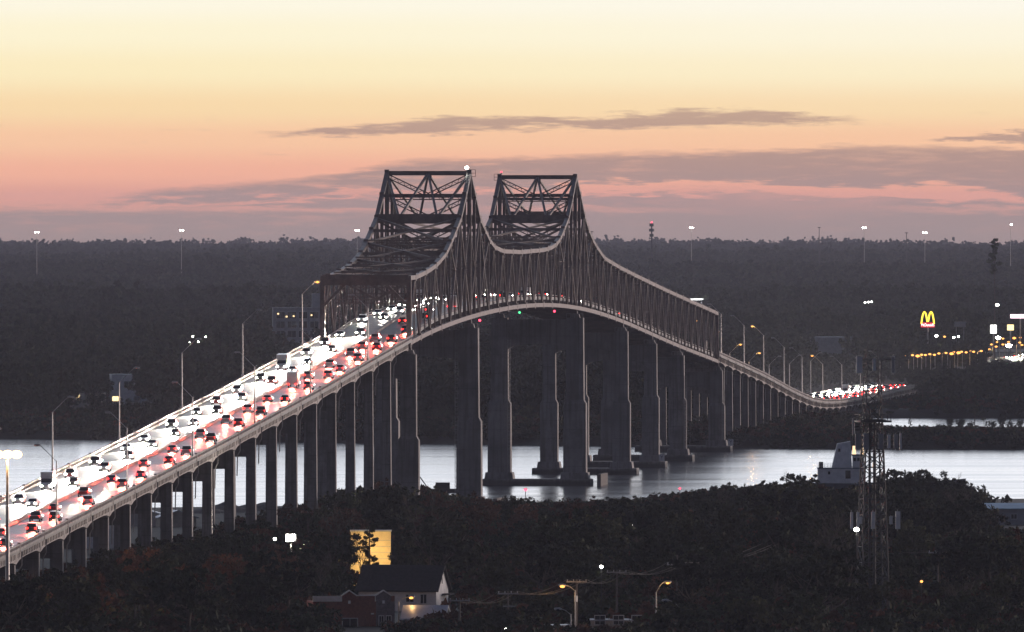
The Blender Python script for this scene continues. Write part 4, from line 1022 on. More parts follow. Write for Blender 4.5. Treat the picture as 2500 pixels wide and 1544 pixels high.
# brick shop building with stepped white coping
p = at(918, 1500, 2492); gz = float(ground_z(p.x, 2492)); zt_ = at(0, 1466, 2492).z - gz
o = thing('brick_building', 'red brick building with white coped parapet and two small gables', 'building', (p.x, 2492, gz - .2), R(8))
hh = zt_
MB().box((-5.2, 4, hh / 2), (10.4, 8, hh)).build('wall', BRICK, o)
MB().box((1.55, 4.0, hh / 2), (3.1, 7.6, hh)).build('wall', BRICKG, o)
for x0, x1, yy in ((-10.4, -5.6, -.02), (-3.2, -.2, -.02), (2.55, 3.1, .18)): MB().box(((x0 + x1) / 2, yy + .1, hh + .45), (x1 - x0, .35, .9)).build('parapet', COPING if x0 < -9 else BRICK, o)
for cx_, wd, m_, y_ in ((-4.4, 2.4, BRICK, 0), (1.25, 2.5, BRICKG, .2)):
    g = MB().add([(cx_ - wd / 2, y_, hh), (cx_ + wd / 2, y_, hh), (cx_ + wd / 2, y_, hh + .9), (cx_, y_, hh + 1.7), (cx_ - wd / 2, y_, hh + .9), (cx_ - wd / 2, y_ + .35, hh), (cx_ + wd / 2, y_ + .35, hh), (cx_ + wd / 2, y_ + .35, hh + .9), (cx_, y_ + .35, hh + 1.7), (cx_ - wd / 2, y_ + .35, hh + .9)],
        [(0, 1, 2, 3, 4), (9, 8, 7, 6, 5), (0, 5, 6, 1), (1, 6, 7, 2), (2, 7, 8, 3), (3, 8, 9, 4), (4, 9, 5, 0)]).build('small_gable', m_, o)
    MB().bar((cx_ - wd / 2 - .1, y_ + .15, hh + .93), (cx_, y_ + .15, hh + 1.8), .5, .2).build('coping', COPING, g); MB().bar((cx_, y_ + .15, hh + 1.8), (cx_ + wd / 2 + .1, y_ + .15, hh + .93), .5, .2).build('coping', COPING, g)
    MB().box((cx_, y_ - .03, hh - .1), (.4, .06, .5)).build('ornament', COPING, g)
for x0, x1 in ((-5.7, -5.5), (-3.3, .0)): MB().box(((x0 + x1) / 2, .1, hh + .98), (x1 - x0, .5, .16)).build('coping', COPING, o)
window(o, -4.3, 0, hh - 3.9, 2.4, 2.2); window(o, .9, .2, hh - 3.7, .7, 2.6); window(o, 2.1, .2, hh - 3.7, .7, 2.6)
MB().box((-.6, -.05, hh - 2.0), (.5, .1, .22)).build('ornament', COPING, o)
# floodlit wall behind the house
p = at(905, 1376, 2760); gz = float(ground_z(p.x, 2760)); top = at(0, 1296, 2760).z - gz
o = flat_block('stucco_building', 'tall stucco building with floodlit yellow wall behind the pine', p.x, 2763, 7.2, 6, top, 0, mat('yellow_stucco', (.62, .50, .30), .85, 0, .1, .6), GREYW)
for z_ in np.arange(1.2, top - .5, 1.1): MB().box((0, -3.04, z_), (7.2, .1, .10)).build('string_course', GREYW, o)
for x_ in (-2.0, 2.0):
    fx = MB().box((x_, -9.4, top - 7.6), (.5, .3, .4)).build('floodlight', DARKM, o); MB().box((x_, -9.2, top - 7.4), (.4, .1, .3)).build('lens', SODIUM, fx)
    MB().tube([(x_, -9.4, 0), (x_, -9.4, top - 7.7)], .08, 6).build('floodlight_post', DARKM, o)
    l = lamp_light(o, (x_, -8.5, top - 4.2), 1500, (1, .66, .26), .5)
# low lit roofs at the bottom edge
p = at(1345, 1530, 2450); flat_block('low_shed', 'low pale flat-roofed shed left of the orange street lamp pole', p.x, 2452, 5.6, 5, at(0, 1528, 2450).z - 2.4, 0, BEIGEW, ROOFM)
p = at(1510, 1530, 2470); flat_block('market_canopy', 'low pale roofed shop behind the poles at the bottom edge', p.x, 2472, 9.0, 6, at(0, 1519, 2470).z - 2.4, 0, BEIGEW, ROOFM, [(-3, 2, 1.6, 1.4, 0), (0, 2, 1.6, 1.4, 0), (3, 2, 1.6, 1.4, 0)])
p = at(1040, 1520, 2470); gable_house('small_house', 'small house with pale metal roof below the white house', p.x, 2470, 6.5, 5, 2.4, 4.2, R(-10), BEIGEW, ROOFM, [(0, 1.4, 1, 1, 0)])
# sheds beneath and behind the near approach
p = at(170, 1370, 3070); flat_block('warehouse', 'white walled warehouse seen between the lowest approach piers', p.x, 3074, 19, 14, 5.2, R(4), WHITEW, ROOFM, [(-6, 2.6, 1.5, 1.4, 0), (6, 2.6, 1.5, 1.4, 0)])
o = bpy.data.objects[-1] if False else None
p = at(330, 1290, 3300); gable_house('storage_shed', 'grey gabled shed between the approach piers', p.x, 3300, 9, 12, 2.6, 4.2, R(90), GREYW, ROOFM, cat='shed')
p = at(432, 1290, 3300); gable_house('storage_shed', 'beige gabled shed below the gravel piles', p.x, 3290, 5.5, 8, 2.2, 3.6, R(100), BEIGEW, ROOFM, cat='shed')
for n, (px, py, w_) in enumerate([(505, 1236, 9), (550, 1224, 11), (600, 1232, 8), (645, 1226, 9)]):
    Yp = 3450 + n * 9; p = at(px, py, Yp); r_ = np.random.default_rng(70 + n); gz = float(ground_z(p.x, Yp)); H_ = p.z - gz; vs = [(0, 0, H_)]; fs = []
    for ring in range(1, 5):
        for t in range(14): q = ring / 4; vs.append((math.cos(t * .4488) * w_ * .62 * q * r_.uniform(.85, 1.15), math.sin(t * .4488) * w_ * .62 * q * r_.uniform(.85, 1.15), H_ * (1 - q) * r_.uniform(.85, 1.1) - (.3 if ring == 4 else 0)))
    for t in range(14):
        fs.append((0, 1 + t, 1 + (t + 1) % 14))
        for ring in range(3): b_ = 1 + ring * 14; fs.append((b_ + t, b_ + 14 + t, b_ + 14 + (t + 1) % 14, b_ + (t + 1) % 14))
    me = MB().add(vs, fs).mesh('gravel_pile'); me.materials.append(GRAVEL); me.shade_smooth(); o = obj('gravel_pile', me); o.location = (p.x, Yp, gz)
    tag(o, f'{ORD[n]} dark gravel pile from the left between the approach piers', 'gravel pile', 'gravel piles on the near shore')
p = at(2480, 1270, 3320); gable_house('waterside_shed', 'long shed with blue metal roof at the right edge by the water', p.x + 6, 3315, 26, 10, 3.6, 4.6, R(3), GREYW, ROOFB, [(-7, 2, 1.2, 1, 0), (-3, 2, 1.2, 1, 0)], cat='shed')
o = thing('mooring_pole', 'thin pole with small box above the blue-roofed shed', 'pole', (at(2416, 1215, 3400).x, 3400, 2.2)); MB().tube([(0, 0, 0), (0, 0, at(0, 1213, 3400).z - 2.2)], .09, 6).build('shaft', DARKM, o); MB().box((0, 0, at(0, 1213, 3400).z - 2.0), (.5, .4, .4)).build('box', DARKM, o)
# far buildings
p = at(325, 970, 5230); gz = float(ground_z(p.x, 5230)); hz_ = at(0, 914, 5230).z - gz
flat_block('modern_house', 'white flat-roofed house with lit window on the far shore', p.x, 5230, 15.5, 9, hz_, R(6), WHITEW, ROOFM, [(-6.2, hz_ * .30, 2.6, 1.6, 1), (-2, hz_ * .72, 3, 2, 0), (3.8, hz_ * .7, 2.6, 2.4, 0), (1, hz_ * .3, 2, 1.4, 0)], cat='house')
p = at(205, 980, 5130); gz = float(ground_z(p.x, 5130)); hz_ = at(0, 958, 5130).z - gz
flat_block('bungalow', 'low pale bungalow with one lit window on the far left shore', p.x, 5130, 14, 7, hz_, R(-4), BEIGEW, ROOFD, [(-1.6, hz_ - 1.4, 1.0, 2.0, 1), (-4, hz_ - 1.4, 2, 1.4, 0), (3, hz_ - 1.4, 2, 1.4, 0)], cat='house')
p = at(725, 810, 6500); gz = float(ground_z(p.x, 6500)); hz_ = at(0, 752, 6500).z - gz
wl = [(x_, hz_ - z_, 3.6, 2.8, False) for z_ in (3.0, 7.0, 11.0) for x_ in (-7.2, -2.4, 2.4, 7.2)]
o = flat_block('office_block', 'grey office block with wide windows left of the truss', p.x, 6505, 21, 12, hz_, R(2), GREYW, GREYW, wl)
MB().box((8.8, 2, hz_ + 3.2), (5, 5, 6)).build('stair_tower', GREYW, o)
for x_, z_ in ((-8.2, 2.4), (-4.6, 3.6), (-1.6, 3.4), (6.0, 3.0)): MB().box((x_, -6.1, hz_ - z_), (.7, .12, .6)).build('lit_pane', WARMWIN, o)
p = at(2027, 838, 6320); gz = float(ground_z(p.x, 6320)); hz_ = at(0, 823, 6320).z - gz
flat_block('low_warehouse', 'long low pale warehouse roof above the far trees', p.x, 6320, 17.5, 12, hz_, R(5), GREYW, ROOFM)
p = at(1699, 731, 8000); gz = float(ground_z(p.x, 8000)); hz_ = p.z - gz
o = thing('fuel_canopy', 'bright white flat canopy showing above the truss', 'canopy', (p.x, 8000, gz)); MB().box((0, 0, hz_), (7.6, 7, .7)).build('canopy', COPING, o)
for a in (-3, 3):
    for b in (-2.5, 2.5): MB().tube([(a, b, 0), (a, b, hz_ - .3)], .25, 8).build('post', GREYW, o)
lamp_light(o, (0, -6, hz_ + 3), 6000, (.95, .97, 1), .5)

# ------------------------------------------------------------------ moored ship
p = at(2050, 1144, 3628); o = thing('ship', 'white moored ship with raked funnel casing behind the trees', 'ship', (p.x, 3628, 0)); dk = p.z; xl = -5.2
hull = []
loftS = [(-8.0, 1.0, dk - 3.6, 3.2), (-5.4, -1.5, dk - 3.4, 4.6), (10, -1.5, dk - 3.6, 4.8), (22, -1.5, dk - 3.2, 4.2), (30, 1.5, dk - 2.4, .4)]
vs = []; fs = []
for x_, z0, z1, w_ in loftS: vs += [(x_, -w_ * .8, z0), (x_, w_ * .8, z0), (x_, w_, z1), (x_, -w_, z1)]
for k in range(4):
    for t in range(4): fs.append((k * 4 + t, k * 4 + (t + 1) % 4, k * 4 + 4 + (t + 1) % 4, k * 4 + 4 + t))
fs += [(3, 2, 1, 0), (16, 17, 18, 19)]; MB().add(vs, fs).build('hull', mat('ship_hull_paint', (.08, .09, .12), .5), o)
MB().box((0.4, 0, dk - 1.9), (11.2, 8.4, 3.7)).build('deckhouse', WHITEW, o); MB().box((.4, 0, dk + .05), (11.5, 8.7, .22)).build('boat_deck', mat('deck_paint', (.14, .19, .22), .7), o)
z0 = dk + .17
MB().hexa([(-1.9, -3, z0), (2.9, -3, z0), (2.9, 3, z0), (-1.9, 3, z0), (-.6, -2.3, z0 + 5.7), (2.5, -2.3, z0 + 6.3), (2.5, 2.3, z0 + 6.3), (-.6, 2.3, z0 + 5.7)]).build('funnel_casing', WHITEW, o)
MB().box((-.15, -2.72, z0 + 4.2), (.5, .1, .75)).build('window', GLASS, o); MB().box((1.9, -4.24, dk - 1.4), (1.2, .1, 1.9)).build('door', GLASS, o); MB().box((-2.6, -4.24, dk - 1.0), (.5, .1, .7)).build('window', GLASS, o)
MB().box((4.4, -.4, z0 + 1.5), (2.7, 5, 2.9)).build('wheelhouse', WHITEW, o)
for x_ in (3.5, 4.4, 5.3): MB().box((x_, -2.94, z0 + 2.0), (.6, .1, .8)).build('window', GLASS, o)
MB().box((4.3, -.4, z0 + 3.05), (3.2, 5.4, .3)).build('wheelhouse_roof', mat('deck_paint', (0, 0, 0)), o)
for x_, h_ in ((3.4, 2.0), (5.3, 2.3), (8.2, 1.5)):
    k = MB(); k.tube([(x_, -1.5, z0 + (3.2 if x_ < 6 else -.1)), (x_, -1.5, z0 + (3.2 if x_ < 6 else -.1) + h_)], [.48, .36], 10); k.build('self_lit_post', glow('self_lit_post_glow', (1.0, .68, .40), 1.6), o)  # posts glow by their material in place of lamplight falling on them
m = MB()
for x_ in np.linspace(-5.2, 3, 12): m.bar((x_, -4.2, dk + .16), (x_, -4.2, dk + 1.15), .07, .07)
for dz in (.6, 1.15): m.bar((-5.2, -4.2, dk + dz), (3, -4.2, dk + dz), .06, .06)
m.build('railing', WHITEW, o); MB().box((-4.5, -3.4, dk + .85), (1.0, 1.0, 1.5)).build('locker', DARKM, o)
MB().tube([(2.6, 0, z0 + 6.2), (2.6, 0, z0 + 7.6)], .08, 6).build('mast', DARKM, o)
# work barge
p = at(1075, 1190, 3830); o = thing('work_barge', 'small dark work barge moored left of the first main pier', 'barge', (p.x, 3830, 0)); MB().hexa([(-5, -3, -.8), (5, -3, -.8), (5, 3, -.8), (-5, 3, -.8), (-5.6, -3, .9), (5.6, -3, .9), (5.6, 3, .9), (-5.6, 3, .9)]).build('hull', DARKM, o); MB().box((.6, 0, 1.7), (3.6, 2.4, 1.6)).build('cabin', DARKM, o); MB().bar((-3, 0, .9), (-5.2, 0, 4.0), .25, .25).build('boom', DARKM, o)

# ------------------------------------------------------------------ lattice antenna tower
p = at(2130, 1500, 2500); gz = float(ground_z(p.x, 2500)); Z = lambda y: at(0, y, 2500).z - gz
o = thing('antenna_tower', 'dark lattice antenna tower with pale panel antennas in the right foreground', 'tower', (p.x, 2500, gz - .2), R(12))
levels = [(0, 2.35), (Z(1371), 2.1), (Z(1290), 1.95), (Z(1190), 1.72), (Z(1094), 1.5), (Z(1022), 1.35), (Z(930), 1.22), (Z(846), 1.15)]
def leg_at(z, k): w_ = float(np.interp(z, [a for a, b in levels], [b for a, b in levels])); sx, sy = ((-1, -1), (1, -1), (1, 1), (-1, 1))[k]; return Vector((sx * w_, sy * w_, z))
for k in range(4): MB().tube([leg_at(a, k) for a, b in levels], [.15 if a < Z(1030) else .10 for a, b in levels], 6).build('leg', DARKM, o)
z = 0.0; ztop = Z(846)
while z < ztop - 1.5:
    st = 2.6 if z < Z(1022) else 2.2; z2 = min(ztop, z + st)
    for k in range(4):
        k2 = (k + 1) % 4; m = MB(); t_ = .15 if z < Z(1022) else .11
        m.bar(leg_at(z2, k), leg_at(z2, k2), t_, t_); m.bar(leg_at(z, k), leg_at(z2, k2), t_, t_)
        if z < Z(1022): m.bar(leg_at(z, k2), leg_at(z2, k), t_, t_)
        m.build('brace', DARKM, o)
    z = z2
m = MB(); m.tube([(0.4, 0.2, 0), (0.4, .2, Z(1022))], .28, 6); m.tube([(-.4, .3, 0), (-.4, .3, Z(1000))], .22, 6); m.build('cable_run', DARKM, o)
MB().tube([leg_at(ztop, 0), leg_at(ztop, 0) + Vector((0, 0, 3.4))], .06, 5).build('whip_antenna', DARKM, o)
pf = MB(); zp = Z(1026)
for a in (-2.5, 2.5):
    pf.bar((-2.6, a, zp), (2.6, a, zp), .25, .3); pf.bar((a, -2.6, zp), (a, 2.6, zp), .25, .3); pf.bar((-2.6, a, zp + 1.1), (2.6, a, zp + 1.1), .1, .1); pf.bar((a, -2.6, zp + 1.1), (a, 2.6, zp + 1.1), .1, .1)
    for b in (-2.5, 0, 2.5): pf.bar((a, b, zp), (a, b, zp + 1.1), .1, .1)
pf.box((0, 0, zp - .12), (5.0, 5.0, .08)); pf.build('platform', DARKM, o)
def mount(zc, pans, arms, dark=False):
    m = MB()
    for a, b in arms: m.bar(a, b, .14, .14)
    m.build('mount_arm', DARKM, o)
    for x_, y_, w_, h_, c_ in pans:
        MB().box((x_, y_, zc), (w_, .28, h_)).build('panel_antenna', c_, o); MB().tube([(x_, y_ + .28, zc - h_ * .6), (x_, y_ + .28, zc + h_ * .6)], .06, 5).build('mount_pipe', GALV, o)
GP = mat('grey_panel', (.25, .25, .26), .6, 0, .1)
zc = Z(888); mount(zc, [(-2.6, -1.6, .95, 2.7, PANELW), (-.1, -1.7, .5, 2.0, PANELW), (3.1, -1.4, .5, 2.6, GP), (3.5, -.6, .3, 2.8, PANELW)], [((-2.6, -1.3, zc + .9), (3.5, -1.3, zc + .9)), ((-2.6, -1.3, zc - .7), (3.5, -1.3, zc - .7)), ((3.1, -1.2, zc), (3.5, .8, zc))])
zc = Z(1075); mount(zc, [(-2.9, -2.0, .9, 2.6, GP), (-1.6, -2.2, .9, 2.6, GP), (.9, -2.2, .8, 2.5, GP), (2.3, -2.0, .5, 2.2, PANELW), (4.4, -1.4, .35, 2.6, PANELW), (3.6, -1.5, .7, 2.3, GP)], [((-3.3, -1.8, zc + .6), (4.6, -1.3, zc + .6)), ((-3.3, -1.8, zc - .8), (4.6, -1.3, zc - .8)), ((-3.3, -1.8, zc + 1.9), (2.3, -1.8, zc + 1.9))])
zc = Z(1040); mount(zc, [(-3.6, -1.5, .3, 2.4, GP), (-2.2, 1.8, .8, 2.2, GP)], [((-3.6, -1.2, zc), (1.6, -1.2, zc + .4)), ((-1.9, -1.4, zc + 1.2), (1.9, -1.4, zc + 1.2))])
zc = Z(1267); mount(zc, [(-4.0, -2.2, .42, 2.7, PANELW), (-3.0, -2.4, .42, 2.7, PANELW), (-2.5, -2.3, .45, 1.2, PANELW), (-.5, -2.6, .62, 2.8, PANELW), (2.6, -2.2, .5, 1.3, PANELW), (3.7, -2.4, .78, 2.9, PANELW)], [((-4.1, -1.9, zc + .5), (3.9, -1.9, zc + .5)), ((-4.1, -1.9, zc - .6), (3.9, -1.9, zc - .6))])
# spire of a far radio tower
p = at(1591, 545, 11800); gz = float(ground_z(p.x, 11800)); H_ = p.z - gz; o = thing('radio_mast', 'far radio mast with stacked antennas on the horizon right of the bridge', 'tower', (p.x, 11800, gz)); MB().tube([(0, 0, 0), (0, 0, H_)], [.9, .6], 6).build('shaft', DARKM, o)
for dz, w_ in ((1.5, 3.6), (5.5, 4.2), (9.5, 3.4)): MB().tube([(0, 0, H_ - dz - 1.1), (0, 0, H_ - dz + 1.1)], w_ / 2, 8).build('antenna_ring', DARKM, o)
MB().ball((0, 0, H_ + .6), .6, 8, 5).build('beacon', REDL, o)
for n, (px, py) in enumerate([(2000, 556), (2213, 569), (1445, 566)]):
    p = at(px, py, 11000); gz = float(ground_z(p.x, 11000)); o = thing('thin_mast', f'{("tall", "short", "faint")[n]} thin unlit mast on the horizon {("above the far approach", "right of the arched sign", "beside the far peak")[n]}', 'mast', (p.x, 11000, gz)); MB().tube([(0, 0, 0), (0, 0, p.z - gz)], [.4, .25], 5).build('shaft', DARKM, o); MB().box((0, 0, p.z - gz), (2.2, .5, .5)).build('crossbar', DARKM, o)

# ------------------------------------------------------------------ mast lamps, street lamps, utility poles
def high_mast(px, py, Y, label, lit=COOL, r=.42, power=0, col=(1, 1, 1), spread=1.6, nl=4, group=None):
    p = at(px, py, Y); gz = float(ground_z(p.x, Y)); H_ = p.z - gz; o = thing('mast_lamp', label, 'mast lamp', (p.x, Y, gz), 0, group)
    MB().tube([(0, 0, 0), (0, 0, H_ * .6), (0, 0, H_)], [.40, .28, .18] if Y < 9000 else [.22, .16, .12], 8).build('pole', GALV, o); MB().tube([(0, 0, H_ - .3), (0, 0, H_ + .1)], .45, 10).build('ring', GALV, o)
    for k in range(nl):
        a = k * 2 * math.pi / nl; e = Vector((math.cos(a) * spread, math.sin(a) * spread, H_)); h_ = MB().bar((0, 0, H_ - .1), e, .1, .1).build('arm', GALV, o); MB().ball(e + Vector((0, 0, -.15)), r, 10, 6, .75).build('lens', lit, h_, True)
    if power: lamp_light(o, (0, 0, H_ - .9), power, col, .5)
high_mast(18, 1108, 2480, 'tall mast lamp glowing orange at the left edge', glow('mast_lamp_glow', (1.0, .58, .22), 7.0), .9, 36000, (1, .52, .16), 1.5)
for n, (px, py) in enumerate([(90, 567), (443, 562), (872, 563), (1688, 556), (2110, 556), (2258, 568)]):
    high_mast(px, py, 10800 + n * 130, f'{ORD[n]} white mast lamp along the horizon from the left', COOL, .55, 0, spread=1.0, nl=2, group='mast lamps on the horizon')
high_mast(2467, 548, 10900, 'mast with single light on the horizon at the right edge', COOL, .7, 0, spread=.5, nl=1)
def ground_lamp(px, py, Y, side, lit, label, power=500, lens=.34, glowm=SODIUM, col=(1, .55, .2), reach=1.6, rise=.8, group=None):
    p = at(px, py, Y); x0 = p.x - side * (reach + .45); gz = float(ground_z(x0, Y)); h_ = p.z - gz - rise + .16
    return street_lamp((x0, Y, gz), 0 if side > 0 else math.pi, max(3, h_), reach, lit, label, group, rise=rise, power=power, glowm=glowm, col=col, lens=lens)
ground_lamp(16, 1430, 2440, -1, True, 'low orange street lamp under the tall mast at the left edge', 500)
ground_lamp(1373, 1432, 2440, -1, True, 'bright orange street lamp on a pole beside the cross-arm poles', 700, .42)
ground_lamp(1630, 1424, 2450, 1, True, 'yellow street lamp on a curved arm facing right', 300, .3, reach=1.4, rise=1.6)
ground_lamp(1004, 1460, 2470, 1, True, 'small orange street lamp in front of the white house', 90, .36)
ground_lamp(1625, 1469, 2430, -1, False, 'unlit curved street lamp below the yellow one')
ground_lamp(1362, 1490, 2425, -1, False, 'unlit street lamp arm below the bright orange one')
# bright floodlight among the trees
p = at(710, 1314, 2990); gz = float(ground_z(p.x, 2990)); o = thing('floodlight', 'brilliant white floodlight among the trees under the approach', 'floodlight', (p.x, 2990, gz)); H_ = p.z - gz
MB().tube([(0, 0, 0), (0, 0, H_ - .3)], .12, 8).build('post', GALV, o); hd = MB().box((0, .25, H_), (1.95, .3, 1.5)).build('lamp_head', DARKM, o); MB().box((0, .02, H_), (1.75, .16, 1.3)).build('lens', glow('floodlight_glow', (1, .95, .82), 220), hd); lamp_light(o, (0, -1.0, H_), 9000, (1, .93, .78), .4)
def yard_lamp(px, py, Y, label, glowm=COOL, r=.28, power=0, col=(1, .95, .8), group=None):
    p = at(px, py, Y); gz = float(ground_z(p.x, Y)); H_ = p.z - gz; o = thing('yard_lamp', label, 'lamp', (p.x, Y, gz), 0, group)
    MB().tube([(0, 0, 0), (0, 0, H_)], .09, 6).build('post', DARKM, o); hd = MB().box((0, .1, H_ + r * .5), (r * 2.2, r * 2, r * .7)).build('lamp_head', DARKM, o); MB().ball((0, -.1, H_), r, 10, 6, .8).build('lens', glowm, hd, True)
    if power: lamp_light(o, (0, -.6, H_ - .2), power, col, .2)
yard_lamp(671, 1316, 2980, 'small white lamp just left of the brilliant floodlight')
yard_lamp(1543, 1281, 2900, 'white lamp in the dark trees below the second main pier', power=60)
yard_lamp(1468, 1384, 2520, 'white lamp above the orange street lamp', power=50)
yard_lamp(1236, 1537, 2400, 'pale green-white lamp at the bottom edge', r=.3, power=50)
yard_lamp(2250, 1420, 2520, 'lone orange lamp in the dark wood right of the lattice tower', SODIUM, .26, 40, (1, .5, .2))
yard_lamp(2091, 1293, 2470, 'white lamp at the left leg of the lattice tower', r=.42, power=80)
yard_lamp(998, 1335, 2800, 'tiny white lamp right of the lit yellow wall', r=.2); yard_lamp(797, 1303, 2950, 'tiny white lamp between floodlight and yellow wall', r=.2)
yard_lamp(1283, 1196, 3560, 'red lamp on the shore below the main span', REDL, .36); yard_lamp(1660, 1193, 3500, 'red lamp above the shore trees right of the piers', REDL, .24)
yard_lamp(1366, 935, 4900, 'white yard lamp seen between the piers of the main span', r=.5, power=2500, col=(.9, 1, .75)); yard_lamp(1618, 948, 4950, 'white yard lamp seen under the right side span', r=.5, power=900)
yard_lamp(71, 931, 5300, 'single white lamp post on the far left shore', r=.45)
for n, (px, py) in enumerate([(471, 822), (502, 823), (462, 836), (484, 835)]): yard_lamp(px, py, 5900, f'{ORD[n]} of four small white lights left of the truss', r=.28, group='small lights left of the truss')
for n, (px, py) in enumerate([(2112, 739), (2120, 738), (2128, 737)]): yard_lamp(px, py, 7400, f'{ORD[n]} of three pale lights in the far woods', r=.35, group='pale lights in the far woods')
yard_lamp(1976, 768, 7000, 'lone white lamp above the low warehouse', r=.6); yard_lamp(2286, 820, 6300, 'white light right below the arched sign', r=.6); yard_lamp(2306, 822, 6300, 'reddish light right below the arched sign', SODIUM, .6); yard_lamp(2329, 824, 6300, 'left of two pale lights under the billboard', r=.45); yard_lamp(2340, 822, 6300, 'right of two pale lights under the billboard', r=.45); yard_lamp(2435, 744, 6900, 'bright white lamp above the shop signs', r=.8)
# cross-arm utility poles and their wires
POLES = [(1122, 1467, 2420), (1240, 1450, 2435), (1408, 1421, 2450), (1506, 1398, 2475), (1653, 1379, 2520), (1895, 1326, 2700), (2290, 1350, 2660)]
tops = []
for n, (px, py, Y) in enumerate(POLES):
    p = at(px, py, Y); gz = float(ground_z(p.x, Y)); H_ = p.z - gz; o = thing('utility_pole', f'{ORD[n]} wooden cross-arm utility pole from the left', 'utility pole', (p.x, Y, gz), R(random.uniform(-8, 8)), 'utility poles along the bottom edge')
    MB().tube([(0, 0, 0), (0, 0, H_ + (.4 if n != 4 else 1.6))], [.20, .14], 8).build('pole', WOODP, o); c = MB().box((0, -.2, H_), (3.3, .16, .2)).build('cross_arm', GALV, o)
    for x_ in (-1.5, -.5, .5, 1.5): MB().tube([(x_, -.2, H_ + .08), (x_, -.2, H_ + .4)], .07, 6).build('insulator', COPING, c)
    if n in (1, 4): MB().box((.2, -.2, H_ - 2.0), (2.0, .14, .16)).build('cross_arm', GALV, o)
    if n == 2: MB().tube([(-.15, -.35, H_ - 3.2), (-.15, -.35, H_ - 2.2)], .26, 8).build('transformer', GALV, o)
    tops.append(Vector((p.x, Y - .2, p.z + .4)))
for n in range(len(tops) - 1):
    o = thing('power_line', f'power wires between the {ORD[n]} and {ORD[n + 1]} cross-arm poles', 'wire', tops[n], 0, 'power wires')
    for x_ in (-1.5, .5, 1.5):
        a = Vector((x_, 0, 0)); b = tops[n + 1] - tops[n] + Vector((x_, 0, 0)); MB().tube([a.lerp(b, t / 8) - Vector((0, 0, 1.3 * 4 * (t / 8) * (1 - t / 8))) for t in range(9)], .028, 4).build('wire', WOODP, o)

# ------------------------------------------------------------------ lit commercial strip on the far right
LST = [(118, 707), (200, 700), (252, 708), (292, 695), (332, 698), (377, 689), (425, 696), (470, 682), (543, 677), (600, 685), (625, 670), (672, 675), (703, 665), (750, 671), (782, 657), (827, 665), (905, 657), (943, 612), (987, 640), (1010, 590), (1057, 612), (1067, 565), (1127, 530), (1127, 590), (1185, 565), (1243, 525), (1250, 467), (1305, 520), (1300, 570), (1322, 595)]
for n, (zx, zy) in enumerate(LST):
    px, py = 2180 + zx * .2381, 700 + zy * .2381; Y = 57.0 * F / (py - HOR) ; grp = n < 17
    p = at(px, py, Y); gz = float(ground_z(p.x, Y)); h_ = max(5, p.z - gz - .6)
    nm = f'{["first", "second", "third", "fourth", "fifth", "sixth", "seventh", "eighth", "ninth", "tenth", "eleventh", "twelfth", "thirteenth", "fourteenth", "fifteenth", "sixteenth", "seventeenth", "eighteenth"][n if grp else n - 17]} orange street lamp from the left {"in the row below the arched sign" if grp else "among the shop signs"}'
    street_lamp((p.x - 1.5, Y, gz), 0, h_, 1.1, True, nm, 'orange street lamps on the far right', rise=.6, power=2500 if n % 4 == 0 else 0.0, lens=.85 if n in (0, 2, 9, 11, 25) else .6)
yard_lamp(2437, 824, 6500, 'brightest white shop lamp among the orange lamps', r=1.1, power=4000); yard_lamp(2463, 843, 6200, 'white lamp low among the orange shop lamps', r=1.2, power=4000)
def box_sign(px0, px1, py0, py1, Y, col, st, label, txt=None):
    a = at(px0, py1, Y); b = at(px1, py0, Y); gz = float(ground_z(a.x, Y)); o = thing('lit_sign', label, 'sign', ((a.x + b.x) / 2, Y, gz)); w_ = b.x - a.x; h_ = b.z - a.z
    MB().box((0, .3, a.z - gz + h_ / 2), (w_ + .3, .5, h_ + .3)).build('casing', DARKM, o); MB().box((0, .0, a.z - gz + h_ / 2), (w_, .14, h_)).build('face', glow('sign_' + label[:12].replace(' ', '_'), col, st), o)
    MB().tube([(0, .4, 0), (0, .4, a.z - gz)], .3, 8).build('post', GALV, o); return o
box_sign(2418, 2433, 794, 814, 6350, (1, 1, .95), 6, 'bright white square sign left of the yellow sign'); box_sign(2459, 2475, 793, 807, 6350, (1, .78, .35), 2.2, 'square yellow lit sign at the right edge')
box_sign(2467, 2515, 768, 777, 6600, (1, .72, .82), 5, 'long pinkish white sign band at the right edge'); box_sign(2458, 2467, 888, 893, 5900, (.25, .8, .35), .8, 'small green lit sign at the far road')
p = at(2344, 792, 6450); o = thing('billboard', 'dim grey billboard right of the arched sign', 'billboard', (p.x, 6450, float(ground_z(p.x, 6450)))); zc = p.z - o.location.z; MB().box((0, 0, zc), (4.8, .4, 2.2)).build('panel', GREYW, o)
for a in (-1.6, 1.6): MB().tube([(a, .4, 0), (a, .4, zc)], .18, 6).build('post', GALV, o)
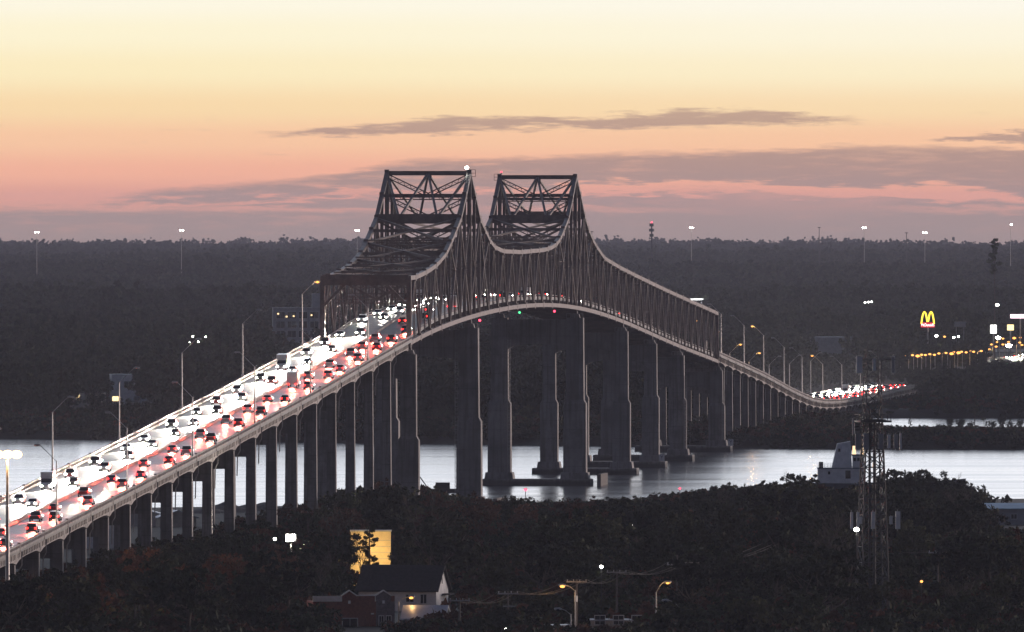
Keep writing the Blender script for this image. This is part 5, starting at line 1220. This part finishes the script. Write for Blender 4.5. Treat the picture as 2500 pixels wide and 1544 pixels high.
# golden double-arch sign on a red band
p = at(2265, 800, 6450); gz = float(ground_z(p.x, 6450)); o = thing('arched_sign', 'lit yellow double arch sign over a red lettered band', 'sign', (p.x, 6450, gz)); sc_ = 6450 / F
zb_ = p.z - gz; bw, bh = 34 * sc_, 12.5 * sc_
MB().box((0, .1, zb_ + bh / 2), (bw, .4, bh)).build('band', glow('red_sign_glow', (.75, .02, .04), 1.0), o)
MB().tube([(0, .5, 0), (0, .5, zb_ + .2)], .35, 8).build('post', GALV, o)
m = MB(); zA = zb_ + 9 * sc_; Ht = 28.5 * sc_; wA = 16.2 * sc_
for c in (-1, 1):
    pts = []
    for t in np.linspace(-1, 1, 21):
        pts.append((c * wA * .5 + t * wA * .46, 0, zA + (Ht if True else 0) * (1 - abs(t) ** 2.3) - (0 if c * t > 0 else 0)))
    # inner legs end a little higher than the outer ones
    pts = [(x_, y_, max(z_, zA + (5 * sc_ if (x_ * c < wA * .25) else 0))) for x_, y_, z_ in pts]
    m.tube(pts, 2.0 * sc_, 8)
m.build('double_arch', glow('yellow_arch_glow', (1.0, .72, .06), 2.4), o)
cu = bpy.data.curves.new('lettering', 'FONT'); cu.body = "McDonald's"; cu.align_x = 'CENTER'; cu.align_y = 'CENTER'; cu.size = bh * .78; cu.extrude = .04
to = bpy.data.objects.new('t', cu); me = bpy.data.meshes.new_from_object(to); bpy.data.objects.remove(to)
me.materials.append(glow('white_letter_glow', (1, .93, .9), 3.0)); le = obj('lettering', me, o); le.location = (0, -.16, zb_ + bh * .48); le.rotation_euler = (R(90), 0, 0)
wid = max(v.co.x for v in me.vertices) - min(v.co.x for v in me.vertices); le.scale = (bw * .92 / wid, 1, 1)
# street with cars at the right edge
st = MB().add([(210, 6500, ground_z(214, 6560) + .1), (232, 6500, ground_z(232, 6500) + .1), (250, 7100, ground_z(240, 7000) + .1), (222, 7100, ground_z(222, 7000) + .1)], [(0, 1, 2, 3)]).build('street', ROAD); tag(st, kind='structure')
for n in range(9):
    k = KINDS['sedan' if n % 2 else 'suv']; on = n % 3 != 2; p = at(2459 + n * 5.2, 884 - n * 1.7 - (0 if on else -6), 6500 + n * 22); gz = float(ground_z(p.x, p.y)) + .15
    o = thing('sedan' if n % 2 else 'suv', f'{ORD[n]} car from the left {"with headlights" if on else "with tail lights"} on the far right street', 'car', (p.x, p.y, max(gz, p.z)), R(190 if on else 8), 'cars on the far right street')
    b_ = obj('body', k['me']['body'], o); b_.material_slots[0].link = 'OBJECT'; b_.material_slots[0].material = PAINT['silver']; obj('windows', k['me']['glass'], o)
    for y in k['wb']:
        for x in (-k['hw'], k['hw']): obj('wheel', k['me']['wheel'], o).location = (x, y, k['wr'])
    for x in (-k['W'], k['W']):
        obj('headlight', k['me']['head'], o).location = (x, k['L'], k['hz']); obj('tail_light', k['me']['tail'], o).location = (x, -k['L'], k['tz'])
    if on:
        l = obj('headlight_beam', BEAM, o); l.location = (0, k['L'] + .25, k['hz']); l.rotation_euler = (R(86), 0, 0)

# ------------------------------------------------------------------ shared labels: count look-alikes from the left
def unique_labels():
    by = {}
    for o in bpy.data.objects:
        if o.parent is None and 'category' in o.keys(): by.setdefault(o['label'], []).append(o)
    for lab, os_ in by.items():
        if len(os_) < 2: continue
        os_.sort(key=lambda o: o.location.x / max(1.0, o.location.y))
        for n, o in enumerate(os_):
            t = lab + ', ' + ('leftmost' if n == 0 else ordw(n + 1) + ' from left')
            o['label'] = t if len(t.replace('-', ' ').split()) <= 16 else t.replace(' the ', ' ')
unique_labels()
